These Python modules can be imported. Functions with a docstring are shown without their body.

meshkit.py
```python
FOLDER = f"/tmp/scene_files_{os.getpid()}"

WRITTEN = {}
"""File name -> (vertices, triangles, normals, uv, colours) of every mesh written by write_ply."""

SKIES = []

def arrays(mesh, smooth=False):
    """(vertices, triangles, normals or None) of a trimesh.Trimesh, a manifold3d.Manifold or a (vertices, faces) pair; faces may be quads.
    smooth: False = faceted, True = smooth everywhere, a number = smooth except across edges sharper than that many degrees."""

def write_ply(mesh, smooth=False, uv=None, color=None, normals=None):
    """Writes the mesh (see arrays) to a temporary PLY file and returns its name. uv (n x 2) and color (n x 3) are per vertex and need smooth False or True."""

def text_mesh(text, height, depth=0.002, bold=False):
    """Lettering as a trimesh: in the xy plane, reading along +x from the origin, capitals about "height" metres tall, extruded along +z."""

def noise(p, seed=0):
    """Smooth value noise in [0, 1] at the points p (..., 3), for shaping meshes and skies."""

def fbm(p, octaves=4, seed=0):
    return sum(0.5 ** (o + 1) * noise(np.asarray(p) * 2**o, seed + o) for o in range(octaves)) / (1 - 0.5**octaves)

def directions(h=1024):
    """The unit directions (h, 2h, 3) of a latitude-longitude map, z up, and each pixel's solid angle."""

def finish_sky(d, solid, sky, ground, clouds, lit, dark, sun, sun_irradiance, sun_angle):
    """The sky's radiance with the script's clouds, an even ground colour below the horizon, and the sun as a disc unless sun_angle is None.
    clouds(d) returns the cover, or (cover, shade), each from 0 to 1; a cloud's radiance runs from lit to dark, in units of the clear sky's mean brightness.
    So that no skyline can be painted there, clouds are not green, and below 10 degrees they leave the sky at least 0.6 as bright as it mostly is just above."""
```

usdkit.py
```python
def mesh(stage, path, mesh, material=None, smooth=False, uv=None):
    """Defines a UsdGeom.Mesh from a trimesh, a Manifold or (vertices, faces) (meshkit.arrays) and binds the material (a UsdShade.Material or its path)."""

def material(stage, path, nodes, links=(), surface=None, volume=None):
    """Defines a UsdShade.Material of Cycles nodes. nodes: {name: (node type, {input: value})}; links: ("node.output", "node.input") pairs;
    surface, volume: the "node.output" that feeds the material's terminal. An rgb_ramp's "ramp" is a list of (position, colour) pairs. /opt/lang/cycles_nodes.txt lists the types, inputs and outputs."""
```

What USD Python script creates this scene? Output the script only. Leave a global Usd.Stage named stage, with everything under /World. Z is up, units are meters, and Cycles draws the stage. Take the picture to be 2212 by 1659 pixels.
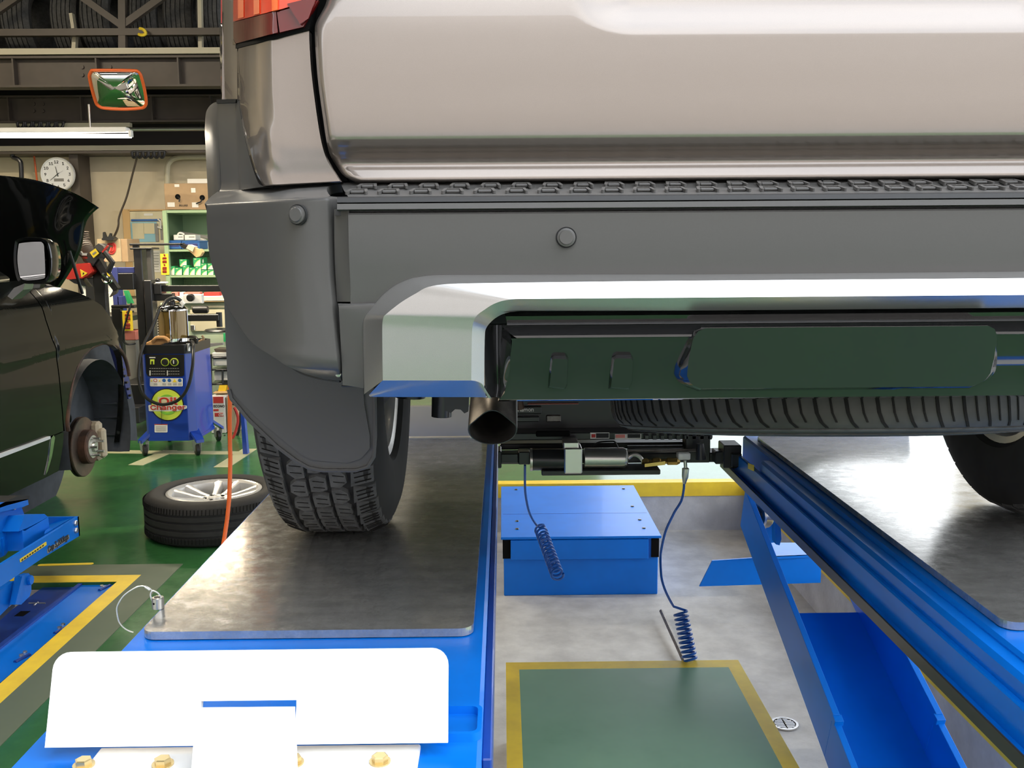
import math, numpy as np, trimesh, shapely, shapely.geometry as sg, shapely.ops as so
import manifold3d as m3
import usdkit, meshkit
from scipy.interpolate import PchipInterpolator
from pxr import Usd, UsdGeom, UsdLux, UsdShade, Gf, Sdf
stage = Usd.Stage.CreateInMemory()
UsdGeom.SetStageUpAxis(stage, 'Z'); UsdGeom.SetStageMetersPerUnit(stage, 1.0)
stage.SetDefaultPrim(UsdGeom.Xform.Define(stage, '/World').GetPrim())
UsdGeom.Scope.Define(stage, '/World/Looks')
A = np.array
# ------------------------------------------------------------------ camera
CAM = A([0, 0, 1.36]); F, W, H = 2100.0, 2212, 1659
_yaw, _pitch, _roll = math.radians(0.51), math.radians(8.09), math.radians(0.43)
_f = A([math.sin(_yaw)*math.cos(_pitch), math.cos(_yaw)*math.cos(_pitch), -math.sin(_pitch)])
_r = A([math.cos(_yaw), -math.sin(_yaw), 0]); _u = np.cross(_r, _f)
_R = _r*math.cos(_roll) - _u*math.sin(_roll); _U = _u*math.cos(_roll) + _r*math.sin(_roll)
cam = UsdGeom.Camera.Define(stage, '/World/camera')
m4 = np.eye(4); m4[0, :3], m4[1, :3], m4[2, :3], m4[3, :3] = _R, _U, -_f, CAM
cam.AddTransformOp().Set(Gf.Matrix4d(m4.tolist()))
cam.CreateHorizontalApertureAttr(36.0); cam.CreateVerticalApertureAttr(36.0*H/W); cam.CreateFocalLengthAttr(36.0*F/W)
cam.CreateClippingRangeAttr(Gf.Vec2f(0.05, 200))
cam.CreateExposureAttr(0.0)
# ------------------------------------------------------------------ sky and lamps' light
def mat(name, nodes, links=(), surface='p.BSDF'):
    return usdkit.material(stage, '/World/Looks/'+name, nodes, links, surface=surface)
SKY_GAIN = 1.0
dome = UsdLux.DomeLight.Define(stage, '/World/sky')
dome.CreateIntensityAttr(SKY_GAIN)
skm = mat('sky', {'c': ('texture_coordinate', {}), 'x': ('separate_xyz', {}), 'r': ('rgb_ramp', {'ramp': [(0.0, (.34,.33,.31)), (.5, (.36,.35,.33)), (.505, (.92,.96,1.0)), (.75, (.95,.98,1.02)), (1.0, (.9,.96,1.05))]}),
    'mr': ('map_range', {'from_min': -1.0, 'from_max': 1.0, 'to_min': 0.0, 'to_max': 1.0}), 'n': ('noise_texture', {'scale': 2.5, 'detail': 4.0}), 'cr': ('rgb_ramp', {'ramp': [(.35, (.86,.9,.96)), (.65, (1.1,1.1,1.1))]}),
    'm': ('mix', {'mix_type': 'multiply', 'fac': 1.0}), 'b': ('background_shader', {'strength': 3.0})},
    [('c.generated', 'x.vector'), ('x.z', 'mr.value'), ('mr.result', 'r.fac'), ('c.generated', 'n.vector'), ('n.fac', 'cr.fac'), ('r.color', 'm.color1'), ('cr.color', 'm.color2'), ('m.color', 'b.color')], 'b.background')
UsdShade.MaterialBindingAPI.Apply(dome.GetPrim()).Bind(skm)
def lamp(name, loc, w, h, power, color=(1, .87, .66)):
    l = UsdLux.RectLight.Define(stage, '/World/'+name); l.CreateWidthAttr(w); l.CreateHeightAttr(h)
    l.CreateIntensityAttr(power); l.CreateColorAttr(Gf.Vec3f(*color)); l.AddTranslateOp().Set(Gf.Vec3d(*loc))
lamp('workshop_lamp', (-2.6, 7.0, 2.18), 1.3, .12, 125)
lamp('workshop_lamp_001', (-4.2, 4.6, 3.9), 1.3, .16, 250)
lamp('workshop_lamp_002', (-1.2, 3.4, 3.9), 1.3, .16, 90)
# ------------------------------------------------------------------ helpers
def ray(px, py): return _f + _R*((px-W/2)/F) - _U*((py-H/2)/F)
def at(px, py, x=None, y=None, z=None):
    d = ray(px, py)
    s = (x-CAM[0])/d[0] if x is not None else (y-CAM[1])/d[1] if y is not None else (z-CAM[2])/d[2]
    return CAM + d*s
class M:
    def __init__(s): s.v, s.f, s.n = [], [], 0
    def add(s, v, f):
        v = np.asarray(v, float); f = np.asarray(f, int)
        if f.shape[1] == 4: f = np.vstack([f[:, [0, 1, 2]], f[:, [0, 2, 3]]])
        s.v.append(v); s.f.append(f + s.n); s.n += len(v); return s
    def get(s): return np.vstack(s.v), np.vstack(s.f)
    def tm(s, t): return s.add(t.vertices, t.faces)
    def mani(s, m): k = m.to_mesh(); return s.add(k.vert_properties[:, :3], k.tri_verts)
    def box(s, a, b, c=0.0, fr=None):
        """box from corner a to corner b, chamfered by c; fr: 4x4 placing it"""
        a, b = np.minimum(a, b).astype(float), np.maximum(a, b).astype(float)
        c = min(c, .45*float((b-a).min()))
        pts = []
        for i in range(8):
            k = A([(i >> j) & 1 for j in range(3)]); p = np.where(k, b, a); sg_ = np.where(k, -1, 1)
            if c <= 0: pts.append(p)
            else:
                for j in range(3):
                    q = p + sg_*c; q[j] = p[j]; pts.append(q)
        k = m3.Manifold.hull_points(A(pts)).to_mesh(); v = k.vert_properties[:, :3]
        return s.add(tf(v, fr), k.tri_verts)
    def tube(s, pts, r, n=10, cap=True, closed=False):
        p = np.asarray(pts, float); N = len(p); rr = np.broadcast_to(np.asarray(r, float), (N,))
        t = (np.roll(p, -1, 0) - np.roll(p, 1, 0)) if closed else np.gradient(p, axis=0)
        t /= np.linalg.norm(t, axis=1, keepdims=True)+1e-12
        up = A([0, 0, 1.]) if abs(t[0][2]) < .9 else A([1., 0, 0])
        a = np.cross(t[0], up); a /= np.linalg.norm(a); aa = []
        for i in range(N):
            a = a - t[i]*np.dot(a, t[i]); a /= np.linalg.norm(a)+1e-12; aa.append(a)
        aa = A(aa); bb = np.cross(t, aa); g = np.arange(n)*2*np.pi/n
        v = (p[:, None] + rr[:, None, None]*(np.cos(g)[None, :, None]*aa[:, None] + np.sin(g)[None, :, None]*bb[:, None])).reshape(-1, 3)
        f = []
        for i in range(N if closed else N-1):
            i2 = (i+1) % N
            for j in range(n): k = (j+1) % n; f.append([i*n+j, i*n+k, i2*n+k, i2*n+j])
        f = [q for w in f for q in ([w[0], w[1], w[2]], [w[0], w[2], w[3]])]
        if cap and not closed:
            for j in range(1, n-1): f.append([0, j+1, j]); f.append([(N-1)*n, (N-1)*n+j, (N-1)*n+j+1])
        return s.add(v, f)
    def lathe(s, prof, n=48, fr=None, a0=0, a1=2*math.pi):
        """prof [(radius, height)] turned about local z"""
        p = np.asarray(prof, float); full = abs(a1-a0-2*math.pi) < 1e-6
        g = np.linspace(a0, a1, n+1)[:-1] if full else np.linspace(a0, a1, n+1); k = len(p)
        v = np.stack([p[None, :, 0]*np.cos(g)[:, None], p[None, :, 0]*np.sin(g)[:, None], np.broadcast_to(p[None, :, 1], (len(g), k))], -1).reshape(-1, 3)
        f = []
        for i in range(len(g) if full else len(g)-1):
            i2 = (i+1) % len(g)
            for j in range(k-1): f.append([i*k+j, i2*k+j, i2*k+j+1, i*k+j+1])
        return s.add(tf(v, fr), f)
    def prism(s, poly, h, fr=None, h0=0.0):
        """poly (shapely or points) in local xy, extruded from h0 to h0+h along local z"""
        if not hasattr(poly, 'geom_type'): poly = sg.Polygon([(float(p[0]), float(p[1])) for p in poly])
        poly = poly if poly.is_valid else poly.buffer(0)
        for g in getattr(poly, 'geoms', [poly]):
            t = trimesh.creation.extrude_polygon(g, h, engine='earcut'); v = A(t.vertices); v[:, 2] += h0
            s.add(tf(v, fr), t.faces)
        return s
    def slab(s, pts, off):
        """convex-ish planar outline pts (3d), thickened by the vector off"""
        p = np.asarray(pts, float); q = p + np.asarray(off, float); n = len(p)
        c = p.mean(0); nv = sum(np.cross(p[i]-c, p[(i+1) % n]-c) for i in range(n)); nv /= np.linalg.norm(nv)+1e-12
        ax = p[1]-p[0]; ax -= nv*ax.dot(nv); ax /= np.linalg.norm(ax); ay = np.cross(nv, ax)
        tri = trimesh.creation.triangulate_polygon(sg.Polygon(np.stack([(p-c)@ax, (p-c)@ay], 1)), engine='earcut')
        P2 = tri[0]; idx = [int(np.argmin(((np.stack([(p-c)@ax, (p-c)@ay], 1)-w)**2).sum(1))) for w in P2]
        f = [[idx[a] for a in t] for t in tri[1]]
        F_ = f + [[a+n for a in t[::-1]] for t in f]
        for i in range(n):
            j = (i+1) % n; F_ += [[i, i+n, j+n], [i, j+n, j]]
        return s.add(np.vstack([p, q]), F_)
    def shell(s, grid, off):
        """grid (a, b, 3) of surface points thickened by off (vector)"""
        g = np.asarray(grid, float); a, b = g.shape[:2]; v = np.vstack([g.reshape(-1, 3), (g+np.asarray(off, float)).reshape(-1, 3)]); n = a*b
        f = []
        for i in range(a-1):
            for j in range(b-1):
                q = [i*b+j, i*b+j+1, (i+1)*b+j+1, (i+1)*b+j]; f.append(q); f.append([x+n for x in q[::-1]])
        edge = [j for j in range(b)] + [i*b+b-1 for i in range(1, a)] + [(a-1)*b+j for j in range(b-2, -1, -1)] + [i*b for i in range(a-2, 0, -1)]
        for k in range(len(edge)):
            p, q = edge[k], edge[(k+1) % len(edge)]; f.append([q, p, p+n, q+n])
        return s.add(v, f)
def tf(v, fr):
    v = np.asarray(v, float)
    return v if fr is None else v @ fr[:3, :3].T + fr[:3, 3]
def frame(o, z, x=None):
    """4x4 with local z along z, local x near x"""
    z = np.asarray(z, float); z = z/np.linalg.norm(z)
    x = A([1., 0, 0]) if x is None else np.asarray(x, float)
    if abs(x.dot(z)) > .999*np.linalg.norm(x): x = A([0, 1., 0])
    x = x - z*x.dot(z); x /= np.linalg.norm(x); y = np.cross(z, x)
    m = np.eye(4); m[:3, 0], m[:3, 1], m[:3, 2], m[:3, 3] = x, y, z, o
    return m
def fine(rows, nu, nv):
    """rows (a, b, 3) of control points -> (nv, nu, 3) smooth grid"""
    g = np.asarray(rows, float); a, b = g.shape[:2]
    g = PchipInterpolator(np.linspace(0, 1, b), g, axis=1)(np.linspace(0, 1, nu))
    return PchipInterpolator(np.linspace(0, 1, a), g, axis=0)(np.linspace(0, 1, nv))
def curve(pts, n):
    p = np.asarray(pts, float); d = np.r_[0, np.cumsum(np.linalg.norm(np.diff(p, axis=0), axis=1))]
    return PchipInterpolator(d, p, axis=0)(np.linspace(0, d[-1], n))
def rrect(w, h, r, cx=0, cy=0): return sg.box(cx-w/2+r, cy-h/2+r, cx+w/2-r, cy+h/2-r).buffer(r, 6)
def XZ(y): return A([[1., 0, 0, 0], [0, 0, -1, y], [0, 1, 0, 0], [0, 0, 0, 1]])   # local (x, y, z) -> (x, y0 - z, z): prisms grow towards the camera
# things, parts and the setting
counts, LOC = {}, {}
def numbered(path):
    k = counts.get(path, 0); counts[path] = k+1
    return path if k == 0 else f'{path}_{k:03d}'
def data(p, **k):
    for a, b in k.items():
        if b: p.SetCustomDataByKey(a, b)
def thing(name, label, cat, loc, group=None):
    path = numbered('/World/'+name); x = UsdGeom.Xform.Define(stage, path); loc = np.asarray(loc, float)
    x.AddTranslateOp().Set(Gf.Vec3d(*map(float, loc))); LOC[path] = loc
    data(x.GetPrim(), label=label, category=cat, group=group); return path
def part(parent, name, m, look, label=None, smooth=30, kind=None):
    v, f = m.get() if isinstance(m, M) else (A(m.vertices), A(m.faces))
    path = numbered(parent+'/'+name); LOC[path] = LOC.get(parent, A([0, 0, 0.]))
    p = usdkit.mesh(stage, path, (v-LOC[path], f), look, smooth=smooth); data(p.GetPrim(), label=label, kind=kind); return path
def single(name, label, cat, m, look, group=None, smooth=30, kind=None):
    v, f = m.get(); c = A([(v[:, 0].min()+v[:, 0].max())/2, (v[:, 1].min()+v[:, 1].max())/2, v[:, 2].min()])
    path = numbered('/World/'+name); p = usdkit.mesh(stage, path, (v-c, f), look, smooth=smooth)
    UsdGeom.Xformable(p).AddTranslateOp().Set(Gf.Vec3d(*map(float, c))); data(p.GetPrim(), label=label, category=cat, group=group, kind=kind); return path
def struct(name, m, look, label=None, smooth=30, parent=None):
    path = numbered((parent or '/World')+'/'+name); LOC[path] = A([0, 0, 0.])
    p = usdkit.mesh(stage, path, m.get(), look, smooth=smooth)
    if parent is None: data(p.GetPrim(), kind='structure', label=label)
    elif label: data(p.GetPrim(), label=label)
    return path
def copy(src, name, label, cat, loc, rz=0, group=None, scale=None):
    path = numbered('/World/'+name); x = UsdGeom.Xform.Define(stage, path)
    x.GetPrim().GetReferences().AddInternalReference(src)
    x.ClearXformOpOrder(); x.AddTranslateOp(opSuffix='c').Set(Gf.Vec3d(*map(float, loc))); x.AddRotateZOp(opSuffix='c').Set(float(rz))
    if scale: x.AddScaleOp(opSuffix='c').Set(Gf.Vec3f(*scale))
    x.GetPrim().SetInstanceable(True); data(x.GetPrim(), label=label, category=cat, group=group); return path
# ------------------------------------------------------------------ materials
def pm(name, color, rough=.5, metal=0., coat=0., spec=.5, vary=0., vscale=6., bump=0., bscale=60., c2=None, crough=.03, **extra):
    n = {'p': ('principled_bsdf', {'base_color': color, 'roughness': rough, 'metallic': metal, 'coat_weight': coat, 'coat_roughness': crough, 'specular_ior_level': spec, **extra})}; l = []
    if vary or c2 is not None or bump: n['g'] = ('geometry', {})
    if vary or c2 is not None:
        d = c2 if c2 is not None else tuple(max(0, x*(1-vary)) for x in color)
        n['n'] = ('noise_texture', {'scale': vscale, 'detail': 6.0, 'roughness': .6}); n['r'] = ('rgb_ramp', {'ramp': [(.35, d), (.65, color)]})
        l += [('g.position', 'n.vector'), ('n.fac', 'r.fac'), ('r.color', 'p.base_color')]
    if bump:
        n['bn'] = ('noise_texture', {'scale': bscale, 'detail': 3.0}); n['b'] = ('bump', {'strength': bump, 'distance': .002})
        l += [('g.position', 'bn.vector'), ('bn.fac', 'b.height'), ('b.normal', 'p.normal')]
    return mat(name, n, l)
K = {}
K['bronze'] = pm('bronze_paint', (.285, .243, .210), .22, .65, 1., vary=.04, vscale=900, crough=.02)
K['plastic'] = pm('grey_plastic', (.076, .073, .068), .33, 0, 0, .45, vary=.06, vscale=700)
K['plastic2'] = pm('dark_plastic', (.022, .022, .022), .45)
K['silver'] = pm('silver_garnish_paint', (.46, .45, .43), .30, .9, .3, vary=.05, vscale=900)
K['gloss'] = pm('gloss_black', (.008, .008, .008), .04, 0, 1., .6)
K['flap'] = pm('mud_flap_plastic', (.072, .069, .065), .6, bump=.15, bscale=500)
K['rubber'] = pm('tyre_rubber', (.030, .029, .027), .72, spec=.35, vary=.25, vscale=18)
K['spare'] = pm('spare_rubber', (.060, .057, .051), .62, spec=.4, vary=.25, vscale=30)
K['tread'] = pm('tread_rubber', (.105, .104, .101), .8, spec=.3, vary=.35, vscale=40)
K['groove'] = pm('tread_groove', (.012, .011, .010), .9, spec=.2)
K['black'] = pm('black_paint', (.012, .012, .012), .35)
K['satin'] = pm('satin_black', (.020, .020, .021), .28)
K['gap'] = pm('panel_gap', (.004, .004, .004), .8, spec=.1)
K['redlens'] = pm('red_lens', (.42, .012, .008), .04, 0, 1., .6)
K['darkred'] = pm('dark_red_lens', (.10, .004, .004), .04, 0, 1., .6)
K['redbar'] = pm('red_light_bar', (.80, .07, .03), .12, 0, 1.)
K['steelpipe'] = pm('exhaust_steel', (.22, .20, .18), .42, .9, vary=.45, vscale=25)
K['blue'] = pm('lift_blue', (.001, .17, .70), .36, 0, .08, .28, vary=.12, vscale=4)
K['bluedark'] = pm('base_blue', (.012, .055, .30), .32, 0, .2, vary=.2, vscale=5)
K['cartblue'] = pm('cart_blue', (.012, .045, .30), .22, 0, .4)
K['white'] = pm('white_paint', (.80, .79, .76), .45, vary=.04, vscale=12)
K['concrete'] = pm('concrete', (.60, .59, .56), .85, c2=(.45, .44, .42), vscale=7, bump=.4, bscale=90)
K['yellow'] = pm('yellow_paint', (.95, .66, .03), .5, c2=(.82, .55, .03), vscale=9)
K['zinc'] = pm('zinc_plated', (.62, .60, .56), .3, .95)
K['brass'] = pm('brass', (.62, .42, .14), .28, .95)
K['goldzinc'] = pm('yellow_zinc_bolt', (.72, .55, .26), .3, .9)
K['chrome'] = pm('chrome', (.80, .80, .80), .07, 1.)
K['alloy'] = pm('alloy_rim', (.74, .73, .70), .34, .6, .3)
K['wall'] = pm('wall_paint', (.68, .59, .43), .8, c2=(.58, .49, .34), vscale=1.6)
K['beam'] = pm('brown_steel', (.085, .066, .050), .5, vary=.2, vscale=5)
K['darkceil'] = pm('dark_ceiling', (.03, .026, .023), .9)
K['cream'] = pm('cream_paint', (.55, .50, .36), .5)
K['orange'] = pm('orange_paint', (.85, .15, .03), .4)
K['carblack'] = pm('black_car_paint', (.004, .0045, .004), .10, 0, .35, .12)
K['liner'] = pm('wheel_arch_liner', (.060, .066, .078), .75, vary=.4, vscale=9)
K['rust'] = pm('rusty_iron', (.13, .065, .04), .6, .5, c2=(.045, .03, .024), vscale=14)
K['disc'] = pm('worn_disc', (.16, .10, .07), .4, .7, c2=(.06, .05, .04), vscale=8)
K['caliper'] = pm('caliper_cast', (.50, .42, .30), .55, .3)
K['grn_shelf'] = pm('green_shelf', (.30, .42, .24), .5)
K['grn_pale'] = pm('pale_green_bench', (.44, .52, .36), .5)
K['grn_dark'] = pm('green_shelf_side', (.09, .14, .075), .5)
K['card'] = pm('cardboard', (.40, .27, .15), .85, vary=.12, vscale=8)
K['card2'] = pm('pale_cardboard', (.48, .37, .22), .85, vary=.12, vscale=8)
K['paper'] = pm('white_paper', (.72, .70, .64), .8)
K['paper2'] = pm('cream_paper', (.62, .56, .38), .8)
K['bluepap'] = pm('pale_blue_sheet', (.25, .47, .56), .6)
K['green'] = pm('box_green', (.03, .36, .12), .5)
K['lime'] = pm('box_lime', (.55, .68, .25), .5)
K['bluebox'] = pm('blue_plastic_bin', (.03, .12, .36), .4)
K['red'] = pm('red_paint', (.55, .03, .02), .4)
K['redpap'] = pm('red_print', (.50, .04, .03), .7)
K['signyel'] = pm('yellow_sign', (.90, .66, .04), .5)
K['ink'] = pm('black_ink', (.012, .012, .012), .7)
K['greyink'] = pm('grey_ink', (.25, .24, .22), .8)
K['inkred'] = pm('dark_red_ink', (.30, .03, .01), .7)
K['amber'] = pm('oil_tank_tube', (.20, .13, .035), .08, .35, 1.)
K['lens'] = pm('clear_face', (.80, .80, .80), .3)
K['mirror'] = pm('mirror_silver', (.85, .86, .86), .01, 1.)
K['cloth'] = pm('tan_leather_glove', (.55, .30, .12), .9)
K['hosered'] = pm('orange_hose', (.95, .17, .03), .4)
K['bluehose'] = pm('blue_air_hose', (.012, .10, .42), .3)
K['wire'] = pm('steel_wire', (.75, .75, .72), .3, .7)
K['wood'] = pm('wood_block', (.62, .40, .18), .7)
K['pinkred'] = pm('faded_red', (.62, .20, .16), .6)
K['navy'] = pm('navy_binder', (.03, .04, .17), .5)
K['glass'] = mat('car_glass', {'p': ('principled_bsdf', {'base_color': (.01, .012, .012), 'roughness': .02, 'coat_weight': 1.0})})
K['tube'] = mat('lit_tube', {'e': ('emission', {'color': (1., .93, .85), 'strength': 9.0})}, [], 'e.emission')
K['yelring'] = pm('yellow_green_ring', (.62, .75, .08), .3)
K['grnring'] = pm('green_ring', (.22, .52, .06), .3)
# worn galvanised deck: fine brushed streaks, scuffs and dark rubber traces
K['deck'] = mat('worn_steel_deck', {'g': ('geometry', {}), 'mp': ('mapping', {'scale': (3.0, 9.0, 3.0)}), 'n': ('noise_texture', {'scale': 4.0, 'detail': 8.0, 'roughness': .7}),
    'r': ('rgb_ramp', {'ramp': [(.3, (.38, .375, .35)), (.55, (.54, .53, .50)), (.8, (.64, .63, .60))]}), 'n2': ('noise_texture', {'scale': 22.0, 'detail': 6.0, 'roughness': .7}), 'rr': ('map_range', {'from_min': .3, 'from_max': .7, 'to_min': .13, 'to_max': .26}),
    'b': ('bump', {'strength': .12, 'distance': .002}), 'p': ('principled_bsdf', {'metallic': .85})},
    [('g.position', 'mp.vector'), ('mp.vector', 'n.vector'), ('n.fac', 'r.fac'), ('r.color', 'p.base_color'), ('g.position', 'n2.vector'), ('n2.fac', 'rr.value'), ('rr.result', 'p.roughness'), ('n2.fac', 'b.height'), ('b.normal', 'p.normal')])
def floormat(name, a, b, rough):
    return mat(name, {'g': ('geometry', {}), 'n': ('noise_texture', {'scale': 1.7, 'detail': 8.0, 'roughness': .65}), 'r': ('rgb_ramp', {'ramp': [(.3, b), (.62, a)]}),
        'n3': ('noise_texture', {'scale': 55.0, 'detail': 4.0, 'roughness': .8}), 'r3': ('rgb_ramp', {'ramp': [(.70, (0, 0, 0)), (.73, (.45, .45, .45))]}), 'sc': ('mix', {'mix_type': 'mix', 'color2': (.30, .33, .25)}),
        'rr': ('map_range', {'from_min': .3, 'from_max': .7, 'to_min': rough, 'to_max': rough*1.9}), 'bn': ('noise_texture', {'scale': 14.0, 'detail': 2.0}), 'bp': ('bump', {'strength': .05, 'distance': .003}), 'p': ('principled_bsdf', {})},
        [('g.position', 'n.vector'), ('n.fac', 'r.fac'), ('g.position', 'n3.vector'), ('n3.fac', 'r3.fac'), ('r3.color', 'sc.fac'), ('r.color', 'sc.color1'), ('sc.color', 'p.base_color'), ('n.fac', 'rr.value'), ('rr.result', 'p.roughness'), ('g.position', 'bn.vector'), ('bn.fac', 'bp.height'), ('bp.normal', 'p.normal')])
K['floor'] = floormat('green_epoxy', (.028, .115, .030), (.020, .080, .028), .13)
K['floorworn'] = floormat('worn_green_epoxy', (.20, .37, .23), (.135, .275, .165), .3)
K['floorgrey'] = floormat('faded_green_paint', (.105, .135, .085), (.085, .110, .065), .4)
K['tape'] = floormat('old_tape_mark', (.42, .40, .25), (.30, .32, .18), .4)
K['facade'] = pm('yard_facade', (.52, .46, .41), .8, vary=.15, vscale=.8)
K['asphalt'] = pm('yard_concrete', (.33, .32, .31), .9, vary=.2, vscale=3)
# ------------------------------------------------------------------ the building
PIT = sg.box(-.70, .9, 1.396, 5.45).difference(sg.box(0, .9, .766, 3.04))
PIT2 = sg.box(-3.5, -1.2, -1.60, 3.87)
room = sg.box(-7, -2.6, 4.5, 9.2)
struct('floor', M().prism(room.difference(PIT).difference(PIT2), .03, h0=-.03), K['floor'], smooth=False)
struct('pit_floor', M().prism(PIT.buffer(.1, join_style=2), .05, h0=-.33), K['concrete'], smooth=False)
for x0, y0, x1, y1 in ((-.8, .8, -.7, 5.55), (-.7, 5.45, 1.396, 5.55), (1.396, .8, 1.5, 5.55), (0, .9, .06, 3.04), (.706, .9, .766, 3.04), (.06, 2.98, .706, 3.04), (-.7, .8, 0, .9), (.766, .8, 1.396, .9)):
    struct('pit_wall', M().box((x0, y0, -.285), (x1, y1, -.03)), K['concrete'], smooth=False)
struct('pit_floor', M().prism(PIT2.buffer(.1, join_style=2), .05, h0=-.21), K['concrete'], smooth=False)
for x0, y0, x1, y1 in ((-3.6, -1.3, -3.5, 3.97), (-3.5, 3.87, -1.60, 3.97), (-1.60, -1.3, -1.50, 3.97)):
    struct('pit_wall', M().box((x0, y0, -.185), (x1, y1, -.03)), K['concrete'], smooth=False)
# painted steel angles along the pit edges
def edging(name, pts, wtop, hface, label):
    m = M()
    for (a, b, inw) in pts:
        a, b, inw = A(a, float), A(b, float), A(inw, float)
        t = (b-a)/np.linalg.norm(b-a)
        for lo, hi, z0, z1 in ((-wtop, .004, -.004, .006), (-.006, .006, -hface, .005)):
            q = [a+inw*lo, b+inw*lo, b+inw*hi, a+inw*hi]
            m.prism([(p[0], p[1]) for p in q], z1-z0, h0=z0)
    struct(name, m, K['yellow'], label, smooth=False)
edging('trim_1', [((-.7, 5.45), (1.396, 5.45), (0, -1))], .075, .075, 'yellow steel edge along the far end of the lift pit')
edging('trim_2', [((1.396, .9), (1.396, 5.45), (-1, 0))], .06, .07, 'yellow steel edge along the right side of the lift pit')
def flat(name, poly, look, label, h=.002, z=.0):
    return struct(name, M().prism(poly, h, h0=z), look, label, smooth=False)
isl = sg.box(0, .9, .766, 3.04); isl_in = sg.box(.043, .9, .722, 2.985)
flat('trim_3', isl.difference(isl_in), K['yellow'], 'yellow border painted round the green floor panel between the lift decks')
flat('floor_panel', isl_in, K['floorworn'], 'worn green floor panel between the lift decks')
flat('trim_4', sg.box(-3.58, -1.2, -1.53, 3.95).difference(PIT2), K['yellow'], 'yellow border painted round the pit under the black minivan')
flat('floor_paint', sg.box(-3.75, -1.2, -1.40, 4.09).difference(sg.box(-3.58, -1.2, -1.53, 3.95)), K['floorgrey'], 'faded grey green paint band round the minivan pit')
TN = [0]
def tape(name, pts, w, label):
    TN[0] += 1
    flat(name, sg.LineString([tuple(at(px, py, z=0)[:2]) for px, py in pts]).buffer(w/2, cap_style=2), K['tape'], label, h=.001+.0006*TN[0])
tape('floor_tape', [(228, 976), (540, 979)], .10, 'old cream tape line across the green floor by the oil cart')
tape('floor_tape', [(368, 973), (293, 1005)], .10, 'old cream slanting tape mark on the green floor left of the oil cart')
tape('floor_tape', [(540, 970), (478, 1010)], .10, 'old cream slanting tape mark on the green floor near the orange hose')
flat('trim_5', sg.LineString([tuple(at(px, py, z=0)[:2]) for px, py in ((88, 1222), (196, 1219))]).buffer(.012), K['signyel'], 'thin yellow line on the green floor beyond the minivan pit', z=.002)
struct('opposite_building', M().box((-25, -17, -.1), (25, -15, 11.5)), K['facade'], smooth=False)
struct('yard', M().prism(sg.box(-40, -40, 40, -2.6).union(sg.box(-40, 9.4, 40, 40)).union(sg.box(4.7, -3, 40, 10)), .1, h0=-.13), K['asphalt'], smooth=False)
def YZ(x, sgn=1): return A([[0, 0, sgn, x], [1., 0, 0, 0], [0, 1, 0, 0], [0, 0, 0, 1]])
struct('wall_far', M().prism(sg.box(-7.2, 0, 4.7, 4.6).difference(sg.box(.95, -.1, 4.45, 4.4)), .2, fr=XZ(9.4)), K['wall'], smooth=False)
struct('wall_left', M().box((-7.2, -2.6, 0), (-7, 9.2, 4.6)), K['wall'], smooth=False)
struct('wall_right', M().prism(sg.box(-2.6, 0, 9.2, 4.6).difference(sg.box(-2.5, -.1, 9.0, 4.4)), .2, fr=YZ(4.5)), K['wall'], smooth=False)
struct('ceiling', M().prism(sg.box(-7.2, 1.7, 4.7, 9.4).union(sg.box(-7.2, -2.6, -.95, 1.7)), .1, h0=4.6), K['darkceil'], smooth=False)
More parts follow.
